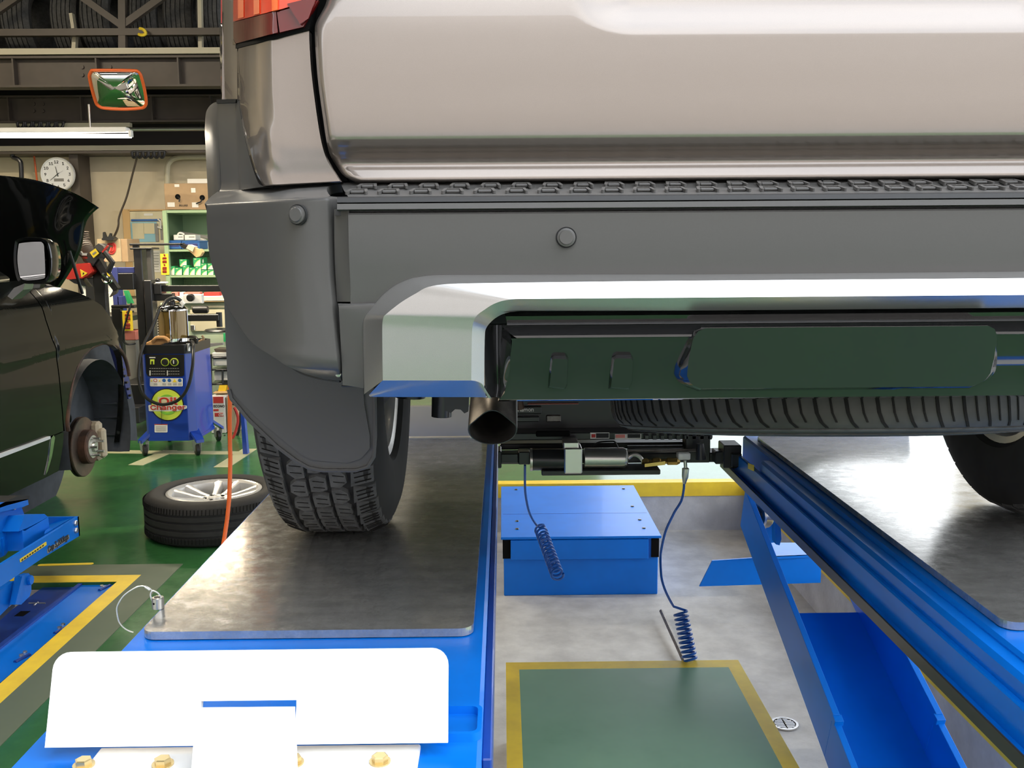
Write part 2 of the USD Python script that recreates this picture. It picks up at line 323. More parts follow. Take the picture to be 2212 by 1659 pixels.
# mezzanine, steel beams and the tyre store above the back wall
YB = 7.9
zz = lambda py, y=YB, px=230: float(at(px, py, y=y)[2])
def xx(px, py, y): return float(at(px, py, y=y)[0])
struct('mezzanine_floor', M().box((-7, YB+.12, zz(112)), (-.3, 9.2, zz(122)), 0), K['darkceil'], smooth=False)
def ibeam(name, y, ptop, pbot, x0, x1, label, stiff):
    z0, z1 = zz(pbot, y), zz(ptop, y); m = M()
    m.box((x0, y, z1-.016), (x1, y+.15, z1)).box((x0, y, z0), (x1, y+.15, z0+.016)).box((x0, y+.07, z0), (x1, y+.082, z1))
    p = struct(name, m, K['beam'], label, smooth=False)
    for px in stiff: struct('stiffener', M().box((xx(px, 150, y)-.006, y+.005, z0+.016), (xx(px, 150, y)+.006, y+.07, z1-.016)), K['beam'], parent=p, smooth=False)
    return p
b1 = ibeam('beam_1', YB, 120, 187, -7, -.3, 'brown steel girder carrying the tyre store above the round clock', [-75, 27, 207, 384, 560])
for px, py in ((178, 145), (178, 162), (238, 145)): struct('bolt', M().lathe([(0, -.02), (.016, -.02), (.016, .012), (0, .012)], 8, frame(at(px, py, y=YB+.07), (0, -1, 0))), K['beam'], parent=b1)
b2 = ibeam('beam_2', 8.75, 205, 264, -7, -.3, 'dark steel girder on the back wall under the tyre store', [10, 168, 322, 450])
for px in (73, 93):
    for py in (210, 225, 240): struct('bolt', M().lathe([(0, -.02), (.016, -.02), (.016, .012), (0, .012)], 8, frame(at(px, py, y=8.82), (0, -1, 0))), K['beam'], parent=b2)
tr = struct('truss', M().box((-7, YB, zz(76)), (-.3, YB+.06, zz(61))), K['beam'], 'brown steel lattice rail in front of the stored tyres', smooth=False)
SN = [0]
def strut(p0, p1, w, y=YB, look='beam', d=.05):
    SN[0] += 1; y = y + .004*SN[0]
    a, b = at(*p0, y=y), at(*p1, y=y); t = (b-a)/np.linalg.norm(b-a); n = np.cross(t, [0, 1, 0])*w/2
    struct('strut', M().slab([a+n, b+n, b-n, a-n], (0, d, 0)), K[look], parent=tr, smooth=False)
strut((262, -60), (263, 118), .055); strut((262, 55), (165, -14), .05); strut((262, 55), (363, -18), .05); strut((-20, 30), (45, -14), .05); strut((165, -14), (60, -90), .05)
strut((430, -40), (432, 110), .03, YB+.08, 'cream'); strut((160, 70), (158, 110), .03, YB+.08, 'cream'); strut((152, 28), (157, 61), .025, YB+.08, 'cream')
struct('trim_6', M().box((-7, YB-.01, zz(117)), (-.3, YB+.1, zz(104))), K['cream'], 'cream steel strip under the lattice rail', smooth=False)
struct('trim_7', M().box((-7, 8.7, zz(274, 8.7)), (xx(280, 268, 8.7), 8.76, zz(265, 8.7))), K['cream'], 'cream lamp rail along the lower girder', smooth=False)
struct('trim_8', M().box((-7, 8.9, zz(325, 8.9)), (-.3, 9.15, zz(314, 8.9))), K['cream'], 'cream pipe duct along the top of the back wall', smooth=False)
struct('trim_9', M().box((-7, 8.86, zz(331, 8.86)), (-.3, 9.2, zz(326, 8.86))), K['beam'], 'dark strip under the pipe duct on the back wall', smooth=False)
m = M(); m.tube([(-7, 8.58, zz(281, 8.58)), (-.3, 8.58, zz(279, 8.58))], .017)
single('conduit_pipe', 'thin galvanised conduit running just above the lit tube lamp', 'pipe', m, K['zinc'])
struct('pillar', M().box((xx(172, 400, 8.95), 8.95, 0), (xx(153, 400, 8.95), 9.2, zz(329, 8.9))), K['beam'], 'dark brown steel column behind the round clock', smooth=False)
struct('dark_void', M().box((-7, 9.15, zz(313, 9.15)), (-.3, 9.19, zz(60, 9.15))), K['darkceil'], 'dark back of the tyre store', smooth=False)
# ------------------------------------------------------------------ the car lift
ZD = .72
def lift_deck(x0, x1, mirror, label):
    t = thing('lift_platform', label, 'vehicle lift', ((x0+x1)/2, 1.1, .58))
    s = -1 if mirror else 1
    fx0, fx1 = x0-.022, x1+.022
    m = M().box((fx0, 1.10, .615), (fx1, 3.3, .704), .006)
    part(t, 'frame', m, K['blue'])
    part(t, 'deck_plate', M().prism(rrect(x1-x0, 1.64, .025, (x0+x1)/2, 1.57+.82), .014, h0=.706), K['deck'], 'worn galvanised steel deck plate', smooth=False)
    for (y0, y1, d) in ((1.19, 1.30, 1), (3.28, 2.92, -1)):
        c = (x0+x1)/2; xa, xb = c-.262, c+.258
        far = d < 0
        up = [(xa, y0+.005*d, .715), (xb, y0+.005*d, .715), (xb, y0+.062*d, .835), (xa, y0+.062*d, .835)]
        # leaning stop plate with rounded top corners and a notch over the tongue
        fr = frame(A([c, y0, .720]), np.cross([1, 0, 0], A([0, .045*d, .110])), (1, 0, 0))
        hgt = .119
        pl = rrect(xb-xa, hgt+.03, .022, 0, (hgt-.03)/2).intersection(sg.box(-1, 0, 1, 1))
        if not far: pl = pl.difference(sg.box(-.062, -.1, .062, .055))
        yl = fr[:3, 1]
        if yl[2] < 0: fr[:3, 1] *= -1
        m = M().prism(pl, .009, fr)
        sp = part(t, 'wheel_stop', m, K['white'], 'white painted wheel stop plate', smooth=False)
        m = M().box((xa+.065, y0-.075*d, .704), (xb-.035, y0+.012*d, .712), .002)
        part(t, 'stop_bracket', m, K['white'], smooth=False)
        if not far: part(t, 'stop_tongue', M().slab([at(423, 1536, y=1.165)+(x0+.617, 0, 0), at(634, 1534, y=1.165)+(x0+.617, 0, 0), at(640, 1675, y=1.115)+(x0+.617, 0, 0), at(412, 1675, y=1.115)+(x0+.617, 0, 0)], (0, .010, 0)), K['white'], smooth=False)
        bx = [c-.20, c-.10, c+.065, c+.175] if not far else [c-.19, c-.06, c+.06, c+.19]
        for x in bx:
            b = M(); fr2 = frame(A([x, y0-.033*d, .712]), (0, 0, 1))
            b.lathe([(0, 0), (.0135, 0), (.0135, .002), (0, .002)], 20, fr2)
            b.lathe([(0, .002), (.0105, .002), (.0105, .0085), (.0085, .0095), (0, .0095)], 6, fr2)
            part(t, 'bolt', b, K['goldzinc'] if not far else K['white'], smooth=20)
    return t
tl = lift_deck(-.617, -.055, False, 'left blue lift platform with steel deck under the grey tyre with mud flap')
tr_ = lift_deck(.849, 1.411, True, 'right blue lift platform with bright steel deck seen along its inner edge')
# rounded blue guard loop at the near right corner of the left deck
c = at(998, 1568, z=.705)
part(tl, 'guard_loop', M().prism(rrect(.075, .085, .014, c[0]-.010, c[1]).difference(rrect(.063, .073, .010, c[0]-.010, c[1])), .012, h0=.704), K['blue'])
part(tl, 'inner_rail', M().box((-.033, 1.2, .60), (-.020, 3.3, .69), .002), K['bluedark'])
part(tl, 'skirt', M().box((-.62, 1.3, .45), (-.05, 3.1, .615), .004), K['blue'])
part(tr_, 'inner_rail', M().box((.795, 1.1, .615), (.835, 2.95, .695), .008), K['blue'])
part(tr_, 'jack_rail', M().box((.765, 1.0, .585), (.797, 3.36, .60), .003).box((.783, 1.0, .585), (.797, 3.36, .66), .003), K['blue'])
part(tr_, 'jack_rail', M().box((.764, 1.0, .580), (.768, 3.36, .607), .001), K['satin'])
q = [at(px, py, x=.782) for px, py in ((1617, 1000), (1629, 1005), (1629, 1018), (1617, 1012))]
part(tr_, 'warning_sticker', M().slab(q, (-.002, 0, 0)), K['signyel'])
# scissor arm: a wide channel climbing from the pit floor to the deck
arm = thing('scissor_arm', 'bright blue scissor lift channel climbing out of the pit at right', 'lift arm', (1.0, 2.2, -.28))
ap0, ap1 = A([1.005, 1.79, -.262]), A([1.005, 3.86, .50]); AL = np.linalg.norm(ap1-ap0)
fr = frame(ap0, ap1-ap0, (1, 0, 0))
if fr[2, 1] < 0: fr[:3, 0] *= -1; fr[:3, 1] *= -1
part(arm, 'web', M().box((-.14, 0, 0), (.14, .010, 1.27), .001, fr), K['blue'], smooth=False)
JG = .71
for s_, l1 in ((-1, AL), (1, 1.75)):
    m = M().box((s_*.145, 0, 0), (s_*.127, .142, JG), .001, fr).box((s_*.145, 0, JG), (s_*.127, .158, l1), .001, fr)
    part(arm, 'flange', m, K['blue'], smooth=False)
    part(arm, 'weld_step', M().box((s_*.146, .138, JG-.02), (s_*.122, .156, JG+.004), .001, fr), K['blue'], smooth=False)
for l_ in (.35, .62): part(arm, 'weld_tab', M().box((.122, .010, l_), (.128, .020, l_+.07), .002, fr), K['blue'])
w = .045
cp = [at(*p, z=.10) for p in ((1640, 1172), (1755, 1172), (1775, 1198), (1645, 1204))]
part(arm, 'cross_plate', M().slab(cp, (0, 0, -.01)), K['blue'], smooth=False)
part(arm, 'cross_plate_lip', M().slab([cp[3], cp[2], cp[2]+(0, 0, -.12), cp[3]+(-.25, 0, -.12), cp[3]+(-.2, 0, -.012)], (0, .008, 0)), K['blue'], smooth=False)
c = at(1650, 1110, y=3.35)
part(arm, 'roller', M().lathe([(.012, -.012), (.046, -.012), (.05, -.006), (.05, .02), (.046, .026), (.012, .026)], 28, frame(c, (-1, -.35, 0))), K['zinc'])
part(arm, 'roller_hub', M().lathe([(0, -.02), (.026, -.02), (.028, .03), (.02, .036), (0, .036)], 20, frame(c, (-1, -.35, 0))), K['satin'])
g = [at(*p, y=3.34) for p in ((1640, 1120), (1660, 1126), (1648, 1160), (1632, 1165))]
part(arm, 'roller_link', M().slab(g, (0, .015, 0)), K['zinc'], smooth=False)
part(arm, 'gusset', M().slab([at(*p, y=3.42) for p in ((1673, 1098), (1684, 1096), (1688, 1165), (1684, 1178), (1676, 1176))], (0, .05, 0)), K['blue'], smooth=False)
part(arm, 'gusset', M().slab([at(*p, y=3.55) for p in ((1618, 1118), (1672, 1098), (1672, 1172), (1640, 1176), (1616, 1180))], (0, .01, 0)), K['blue'], smooth=False)
# power box between the decks
t = thing('lift_power_box', 'flat topped blue steel box standing in the pit between the decks', 'lift box', (.38, 4.2, -.28))
bx0, bx1, by0, by1, bz = -.012, .70, 4.33, 5.40, .012
bp = [at(1082, 1161, z=bz), at(1431, 1161, z=bz), at(1372, 1048, z=bz), at(1084, 1048, z=bz)]
bx0, bx1, by0, by1 = bp[0][0], bp[1][0], bp[0][1], min(bp[2][1], 5.38)
part(t, 'top_plate', M().box((bx0, by0, bz-.012), (bx1, by1, bz), .002), K['blue'], smooth=False)
part(t, 'body', M().box((bx0+.012, by0+.02, -.28), (bx1-.012, by1-.01, bz-.012), .003), K['blue'], smooth=False)
part(t, 'front_rail', M().box((bx0+.045, by0+.004, -.10), (bx1-.06, by0+.03, bz-.016), .002), K['blue'], smooth=False)
for x in (bx0+.008, bx1-.045): part(t, 'rail_opening', M().box((x, by0+.012, -.095), (x+.036, by0+.03, bz-.018)), K['gap'], smooth=False)
for px, py in ((1115, 1058), (1347, 1056), (1366, 1094), (1382, 1123), (1391, 1141), (1117, 1126), (1117, 1143)):
    c = at(px, py, z=bz); part(t, 'screw', M().lathe([(0, .004), (.007, .004), (.010, 0), (.010, -.003)], 10, frame(c, (0, 0, 1))), K['satin'])
part(t, 'seam', M().box((bx0+.01, at(1250, 1109, z=bz)[1]-.0015, bz-.001), (bx1-.01, at(1250, 1109, z=bz)[1]+.0015, bz+.0006)), K['bluedark'], smooth=False)
# floor drain
dc = at(1695, 1565, z=-.278)
t = thing('floor_drain', 'round slotted steel drain in the concrete pit floor', 'drain', dc)
part(t, 'ring', M().lathe([(.038, 0), (.046, 0), (.046, .005), (.038, .005), (.038, 0)], 32, frame(dc, (0, 0, 1))), K['zinc'])
part(t, 'recess', M().lathe([(0, .0005), (.038, .0005), (.038, .001), (0, .001)], 24, frame(dc, (0, 0, 1))), K['gap'])
for i in range(-3, 4):
    hw = math.sqrt(.037**2-(i*.0105)**2)
    for s in (-.5, .5): part(t, 'bar', M().box(dc+(s*hw-.45*hw, i*.0105-.0034, .001), dc+(s*hw+.45*hw, i*.0105+.0034, .004), .001), K['zinc'], smooth=False)
# jack beam across the gap
YJ = 3.22
J = lambda px, py, y=YJ: at(px, py, y=y)
t = thing('jack_beam', 'black sliding jack beam bridging the two lift platforms under the vehicle', 'jack', (.38, YJ, .5))
def jbox(name, x0, y0, x1, y1, d0, d1, look, label=None, c=.003):
    a, b = J(x0, y1, YJ+d0), J(x1, y0, YJ+d0); part(t, name, M().box((a[0], YJ+d0, a[2]), (b[0], YJ+d1, b[2]), c), K[look], label, smooth=False)
jbox('main_beam', 1080, 932, 1540, 952, .05, .18, 'satin')
jbox('upper_beam', 1085, 862, 1440, 930, .14, .20, 'black')
jbox('name_plate', 1090, 878, 1170, 895, .125, .14, 'black')
jbox('lower_beam', 1075, 978, 1560, 1003, .04, .12, 'black')
jbox('cross_beam', 1080, 955, 1505, 972, .10, .2, 'black')
jbox('slide_foot', 1063, 975, 1083, 1012, -.03, .06, 'black'); jbox('slide_foot', 1563, 962, 1602, 1012, -.03, .06, 'black')
jbox('slide_foot', 1580, 980, 1603, 1010, -.05, .02, 'satin')
jbox('arm_stub', 1120, 976, 1145, 1004, 0, .06, 'satin'); jbox('arm_stub', 1082, 980, 1120, 1001, .01, .05, 'satin')
jbox('tray', 1170, 1014, 1427, 1028, -.05, .05, 'satin')
jbox('carrying_handle', 1158, 932, 1232, 944, .03, .05, 'gap')
jbox('arm_stub', 1480, 940, 1535, 1000, .03, .09, 'black'); jbox('arm_stub', 1545, 975, 1570, 1003, -.01, .05, 'satin')
fx = frame(J(1150, 993, YJ-.02), (1, 0, 0)); L = lambda a, b: (b-a)*YJ/F
part(t, 'motor', M().lathe([(0, 0), (.036, 0), (.036, L(1150, 1222)), (0, L(1150, 1222))], 32, fx), K['satin'])
part(t, 'motor_flange', M().lathe([(0, -.008), (.038, -.008), (.038, 0), (0, 0)], 32, fx), K['zinc'])
jbox('valve_block', 1219, 968, 1258, 1024, -.06, .03, 'zinc', c=.004); jbox('valve_cover', 1217, 955, 1250, 970, -.05, .03, 'zinc')
fx = frame(J(1262, 990, YJ-.02), (1, 0, 0)); l = L(1262, 1357)
part(t, 'cylinder', M().lathe([(0, 0), (.035, 0), (.035, l-.014), (.031, l-.005), (.022, l), (0, l)], 32, fx), K['zinc'], 'brushed steel air cylinder')
e0, e1 = J(1357, 990, YJ-.02), J(1388, 996, YJ-.02)
part(t, 'elbow_fitting', M().tube(curve([e0, e0+(.02, 0, .012), e1], 10), .008, 10), K['zinc'])
fx = frame(J(1386, 997, YJ-.02), (1, 0, 0)); l = L(1386, 1470)
part(t, 'ball_valve', M().lathe([(0, 0), (.012, 0), (.012, .02), (.008, .022), (.008, .035), (.013, .038), (.014, .06), (.009, .064), (.009, .085), (.013, .087), (.013, l-.01), (.008, l), (0, l)], 6, fx), K['brass'], 'brass ball valve', smooth=20)
part(t, 'valve_lever', M().slab([J(*p, YJ-.045) for p in ((1392, 1001), (1436, 995), (1436, 1003), (1392, 1008))], (0, -.008, 0)), K['brass'], smooth=False)
jbox('regulator', 1465, 979, 1492, 994, -.03, .01, 'white')
part(t, 'regulator_knob', M().tube([J(1512, 958, YJ-.03), J(1514, 992, YJ-.03)], [.012, .018], 12), K['black'])
part(t, 'hose_coupling', M().tube([J(1480, 995, YJ-.03), J(1481, 1010, YJ-.03), J(1481, 1012, YJ-.03), J(1480, 1030, YJ-.03), J(1478, 1045, YJ-.03)], [.006, .006, .012, .011, .005], 14), K['zinc'])
part(t, 'cable', M().tube(curve([J(1280, 963), J(1300, 954), J(1325, 953), J(1335, 966)], 14), .003, 6), K['black'])
part(t, 'slide_rod', M().tube([J(1355, 974), J(1505, 972)], .006, 10), K['steelpipe']); part(t, 'slide_rod', M().tube([J(1355, 967, YJ+.06), J(1520, 966, YJ+.06)], .008, 10), K['satin'])
jbox('shackle', 1180, 897, 1212, 912, .13, .15, 'steelpipe'); jbox('upper_arm', 1115, 900, 1165, 912, .12, .15, 'satin')
st = part(t, 'warning_label', M().box(J(1275, 948, YJ+.045), J(1316, 934, YJ+.049)), K['paper'], 'white warning label', smooth=False)
jbox('label_text', 1288, 936, 1315, 946, .043, .045, 'ink', c=0); jbox('label_text', 1278, 938, 1286, 945, .043, .045, 'redpap', c=0)
st = part(t, 'warning_label', M().box(J(1328, 949, YJ+.045), J(1385, 937, YJ+.049)), K['paper'], 'white warning label', smooth=False)
jbox('label_text', 1356, 938, 1383, 946, .043, .045, 'ink', c=0); jbox('label_text', 1330, 939, 1350, 946, .043, .045, 'pinkred', c=0)
for i in range(9): jbox('rack_tooth', 1392+i*17, 939, 1403+i*17, 950, .03, .05, 'satin')
jbox('accent_stripe', 1140, 872, 1250, 874, .12, .14, 'pinkred', c=0)
def text(s, px, py, y, hpx, parent, look, bold=True, fr=None, name='lettering', right=None, depth=.0015):
    tm = meshkit.text_mesh(s, hpx*y/F, depth, bold); o = at(px, py, y=y)
    fr = A([[1., 0, 0, o[0]], [0, 0, -1, o[1]], [0, 1, 0, o[2]], [0, 0, 0, 1]]) if fr is None else fr
    return part(parent, name, M().add(tf(A(tm.vertices), fr), tm.faces), K[look], smooth=False)
text('Bishamon', 1103, 889, YJ+.123, 8, t, 'paper')
# air hoses
def coil(p0, p1, r, turns, n=14):
    p0, p1 = A(p0), A(p1); d = (p1-p0); ax = d/np.linalg.norm(d); a = np.cross(ax, [0, 1, 0]); a /= np.linalg.norm(a); b = np.cross(ax, a)
    g = np.linspace(0, turns*2*math.pi, turns*n+1); return p0 + d*(g/g[-1])[:, None] + r*(np.cos(g)[:, None]*a + np.sin(g)[:, None]*b)
h0 = [at(1134, 1005, y=3.25), at(1134, 1050, y=3.3), at(1140, 1095, y=3.35), at(1157, 1132, y=3.4), at(1166, 1140, y=3.4)]
cc = coil(at(1167, 1142, y=3.4), at(1205, 1245, y=3.15), .020, 13)
single('air_hose', 'blue coiled air hose hanging over the blue box, at left', 'hose', M().tube(np.vstack([curve(h0, 24), cc]), .0042, 8), K['bluehose'], 'coiled blue air hoses')
h1 = [at(1478, 1045, y=3.19), at(1474, 1075, y=3.19), at(1455, 1110, y=3.2), at(1437, 1150, y=3.2), at(1428, 1190, y=3.2), at(1428, 1240, y=3.15), at(1455, 1310, y=3.1)]
cc = coil(at(1470, 1322, y=3.1), at(1492, 1432, y=3.04), .022, 11)
single('air_hose', 'blue coiled air hose dropping into the pit beside the green panel, at right', 'hose', M().tube(np.vstack([curve(h1, 30), cc]), .0042, 8), K['bluehose'], 'coiled blue air hoses')
single('air_pipe', 'thin grey pipe lying on the pit floor next to the right coiled hose', 'pipe', M().tube([at(1428, 1320, z=-.24), at(1478, 1430, z=-.26)], .008, 8), K['steelpipe'])
# locking pin cap with its wire on the left deck
c = at(342, 1313, z=ZD+.001)
t = thing('lock_pin', 'silver lock pin cap with a white wire loop on the left deck corner', 'lock pin', c)
fr = frame(c, (0, 0, 1))
part(t, 'cap', M().lathe([(0, 0), (.0105, 0), (.0105, .019), (.0095, .020), (.006, .020), (.006, .012), (0, .012)], 28, fr), K['zinc'])
u = lambda px, py, y=None: at(px, py, y=c[1] if y is None else y)
part(t, 'cap_hole', M().lathe([(0, 0), (.0018, 0), (.0018, .0006), (0, .0006)], 10, frame(c+(-.004, -.0098, .011), (-.4, -1, 0))), K['gap'])
part(t, 'wire_loop', M().tube(curve([u(335, 1305), u(328, 1296), u(325, 1285), u(330, 1276), u(340, 1280), u(348, 1290), u(352, 1297)], 30), .0014, 8), K['wire'])
part(t, 'wire_sleeve', M().tube([u(313, 1267), u(324, 1274)], .0026, 8), K['wire'])
part(t, 'wire', M().tube(curve([u(330, 1278), u(318, 1268), u(305, 1266), u(283, 1275), u(263, 1292), u(252, 1318), u(256, 1340), u(270, 1358), u(288, 1366)], 50), .0013, 8), K['wire'])
# ------------------------------------------------------------------ the SUV on the lift
XC = .463                       # centre line
suv = thing('suv', 'bronze SUV with grey bumpers seen from behind, standing on the blue lift', 'car', (XC, 2.6, ZD))
def G(rows, nu, nv): return fine([[at(px, py, y=y) for px, py, y in r] for r in rows], nu, nv)
def mirr(m):
    v, f = m.get(); v = v.copy(); v[:, 0] = 2*XC - v[:, 0]; return M().add(v, f[:, ::-1])
def both(name, m, look, label=None, smooth=30):
    part(suv, name, m, look, label, smooth); return part(suv, name, mirr(m), look, label, smooth)
# -- tailgate: profile in (pixel row at the centre column) -> depth; left edge follows the shut line
prof = [(-420, 1.56), (-150, 1.462), (0, 1.437), (90, 1.428), (180, 1.422), (245, 1.420), (296, 1.422), (313, 1.430), (330, 1.443), (348, 1.4545), (355, 1.4560), (372, 1.4515), (389, 1.4480), (393, 1.452), (397, 1.470)]
PC = PchipInterpolator([p[0] for p in prof], [p[1] for p in prof])
edge = [(-420, 742), (-150, 722), (0, 702), (58, 677), (139, 681), (253, 695), (327, 708), (360, 726), (380, 742), (390, 760), (397, 775)]
EC = PchipInterpolator([p[0] for p in edge], [p[1] for p in edge])
pys = np.r_[np.linspace(-420, 0, 20)[:-1], np.linspace(0, 300, 46)[:-1], np.linspace(300, 397, 46)]
rows = []
for py in pys:
    y = float(PC(py)); xl = at(float(EC(py)), py, y=y); z = xl[2]; xs = np.r_[xl[0]+(XC-xl[0])*np.linspace(0, .06, 6), np.linspace(xl[0]+(XC-xl[0])*.09, XC, 60)]
    xs = np.r_[xs, 2*XC-xs[::-1][1:]]
    edge_in = np.clip((np.minimum(xs-xl[0], 2*XC-xl[0]-xs))/.012, 0, 1)
    yy = y + .010*(1-edge_in)**2
    rows.append(np.stack([xs, yy, np.full_like(xs, z)], 1))
g = A(rows)
# number plate recess: bottom left corner near (1300, 60) with a soft rolled lip
lipz = at(1450, 74, y=1.43)[2]; lipx = at(1238, 0, y=1.43)[0]; hw = XC-lipx
X, Z = g[..., 0]-XC, g[..., 2]
dx, dz = np.abs(X)-hw, lipz-Z                                    # outside the recess where > 0
kx, kz = np.clip(-dx/.085, 0, 1), np.clip(-dz/.05, 0, 1)
q = 1-np.minimum(1, np.hypot(1-kx, 1-kz)); k = q*q*(3-2*q)
g[..., 1] += .020*k
part(suv, 'tailgate', M().shell(g, (0, .03, 0)), K['bronze'], smooth=60)
# dark shut line behind the gaps
gap = [(697, 0), (670, 58), (674, 139), (688, 253), (701, 327), (720, 362), (738, 391)]
m = M().shell(A([[at(px-9, py, y=1.475), at(px+14, py, y=1.475)] for px, py in [(735, -420), (715, -150)]+gap]), (0, .02, 0))
both('shut_line', m, K['gap'])
ch = [(666, 64), (668, 139), (683, 253), (696, 327), (716, 365), (735, 393)]
m = M().shell(A([[at(px-1.5, py, y=1.452), at(px+3.5, py, y=1.456)] for px, py in ch]), (0, .01, 0))
both('panel_edge', m, K['bronze'], smooth=False)
# -- rear quarter body
def YQ(px): return 1.448 + .13*max(0, (600-px)/88)**2.2 + .006*(672-px)/160
ql = [(70, 505), (118, 512), (215, 514), (250, 520), (300, 530), (345, 542), (380, 556), (402, 570)]
qr = [(62, 668), (85, 668), (139, 671), (253, 685), (310, 695), (345, 706), (375, 724), (393, 736)]
rows = []
for (pl, xl), (pr, xr) in zip(ql, qr):
    r = []
    for t in np.linspace(0, 1, 7):
        px = xl+(xr-xl)*t; py = pl+(pr-pl)*t; tk = .010*max(0, (py-325)/70) if py < 360 else .006
        r.append((px, py, YQ(px)+tk))
    rows.append(r)
m = M().shell(fine([[at(*p[:2], y=p[2]) for p in r] for r in rows], 30, 40), (0, .02, 0))
both('quarter_panel', m, K['bronze'], 'bronze painted corner body panel', 60)
rows = [[(480, -60, 1.66), (495, -60, 1.62), (512, -60, 1.585)], [(480, 58, 1.66), (495, 90, 1.62), (512, 120, 1.585)], [(482, 214, 1.66), (497, 214, 1.62), (513, 214, 1.585)]]
both('quarter_strip', M().shell(G(rows, 8, 20), (.004, .02, 0)), K['bronze'], smooth=60)
# side of the body going forward
rows = []
for py0, bul in ((-260, -.02), (-60, 0), (60, .006), (150, .004), (216, 0)):
    a = at(480, py0, y=1.66); z = a[2]
    rows.append([a, A([a[0]-.012, 1.70, z]), A([a[0]-.045-bul, 1.85, z]), A([a[0]-.06-bul, 2.3, z]), A([a[0]-.06-bul, 3.2, z]), A([a[0]-.06-bul, 5.4, z])])
both('body_side', M().shell(fine(rows, 30, 16), (.02, 0, 0)), K['bronze'], smooth=60)
zb = at(480, 216, y=1.66)[2]
both('lower_body_side', M().box((-.535, 2.75, ZD+.42), (-.50, 5.4, zb), .005), K['bronze'])
part(suv, 'roof', M().box((-.42, 1.75, 2.42), (2*XC+.42, 4.8, 2.46), .01), K['bronze'])
both('rear_pillar', M().slab([at(480, -260, y=1.66), at(700, -420, y=1.56), (-.18, 1.75, 2.42), (-.42, 1.75, 2.42)], (.02, .02, 0)), K['bronze'])
part(suv, 'rear_glass', M().slab([at(745, -420, y=1.56)+(0, .02, 0), (2*XC-at(745, -420, y=1.56)[0], 1.58, at(745, -420, y=1.56)[2]), (2*XC+.15, 1.78, 2.42), (-.15, 1.78, 2.42)], (0, .006, 0)), K['glass'])
part(suv, 'underbody', M().box((-.12, 1.72, 1.24), (2*XC+.12, 5.3, 1.34), .01).box((-.34, 2.75, 1.0), (2*XC+.34, 5.3, 1.2), .01), K['black'])
part(suv, 'cabin_shell', M().box((-.40, 1.62, 1.36), (2*XC+.40, 1.66, 1.95), .01), K['black'])
# -- tail lamp
def lampgrid(tl_, tr__, bl, br, n=10, off=0):
    r = []
    for t in np.linspace(0, 1, 5):
        l = (tl_[0]+(bl[0]-tl_[0])*t, tl_[1]+(bl[1]-tl_[1])*t); q = (tr__[0]+(br[0]-tr__[0])*t, tr__[1]+(br[1]-tr__[1])*t)
        r.append([(l[0]+(q[0]-l[0])*s, l[1]+(q[1]-l[1])*s) for s in np.linspace(0, 1, 7)])
    return fine([[at(px, py, y=YQ(max(px, 480))-off) for px, py in w] for w in r], n*2, n)
lm = M().shell(lampgrid((483, -200), (712, -200), (505, 106), (668, 64), 12, .004), (0, .05, 0))
both('tail_lamp', lm, K['gap'], 'black backing of the red tail lamp')
base = '/World/suv/tail_lamp'
def lampart(name, grid, off, look):
    m = M().shell(grid, (0, off, 0))
    for par in (base, base+'_001'):
        v, f = m.get(); path = numbered(par+'/'+name); LOC[path] = LOC[par]; v = v.copy()
        if par.endswith('1'): v[:, 0] = 2*XC-v[:, 0]; f = f[:, ::-1]
        usdkit.mesh(stage, path, (v-LOC[par], f), K[look], smooth=30)
lampart('lens', lampgrid((486, -200), (700, -200), (491, 50), (650, 8), 10, .012), .01, 'redbar')
lampart('lower_lens', lampgrid((490, 52), (596, 24), (509, 94), (600, 70), 8, .012), .01, 'darkred')
lampart('reflector', lampgrid((598, 26), (688, 0), (604, 70), (655, 58), 8, .010), .01, 'darkred')
lampart('reflector_cell', lampgrid((620, 8), (684, -8), (648, 52), (666, 40), 6, .016), .004, 'darkred')
lampart('edge_strip', lampgrid((477, 53), (484, 53), (500, 96), (510, 96), 4, .014), .006, 'chrome')
lampart('side_lens', lampgrid((476, -200), (487, -200), (477, 50), (488, 48), 4, .012), .006, 'redlens')
for i, px in enumerate((512, 546, 585)): lampart('light_guide', lampgrid((px, -150), (px+14, -150), (px+2, 40-i*8), (px+14, 37-i*8), 3, .016), .004, 'orange')
# -- grey wheel-arch flare end
rows = [[(470, 217, 1.66), (482, 217, 1.64), (508, 217, 1.60), (511, 217, 1.585), (515, 217, 1.57)],
        [(474, 320, 1.655), (485, 320, 1.635), (513, 320, 1.59), (517, 320, 1.575), (534, 320, 1.53)],
        [(478, 395, 1.65), (488, 398, 1.63), (516, 398, 1.58), (520, 398, 1.565), (560, 398, 1.49)],
        [(472, 414, 1.645), (488, 413, 1.62), (517, 411, 1.57), (522, 410, 1.555), (572, 403, 1.475)]]
both('flare_end', M().shell(G(rows, 30, 24), (.01, .02, 0)), K['plastic'], smooth=25)
both('flare_cap', M().slab([at(470, 216, y=1.655), at(512, 215, y=1.58), at(511, 223, y=1.585), at(470, 224, y=1.66)], (0, -.006, 0)), K['plastic2'])
rows = [[(470, 221, 1.66), (462, 222, 1.72), (452, 230, 1.82), (446, 240, 1.9)], [(473, 300, 1.66), (460, 300, 1.70), (449, 300, 1.80), (443, 300, 1.9)], [(476, 420, 1.66), (465, 425, 1.70), (456, 430, 1.80), (450, 440, 1.9)]]
g0 = G(rows, 14, 14); ext = g0[:, -1:, :] + A([[[0, .5, 0]]]); g0 = np.concatenate([g0, g0[:, -1:, :]+A([[[-.004, .2, 0]]]), ext], 1)
both('wheel_arch_flare', M().shell(g0, (.02, .01, 0)), K['plastic'], smooth=40)
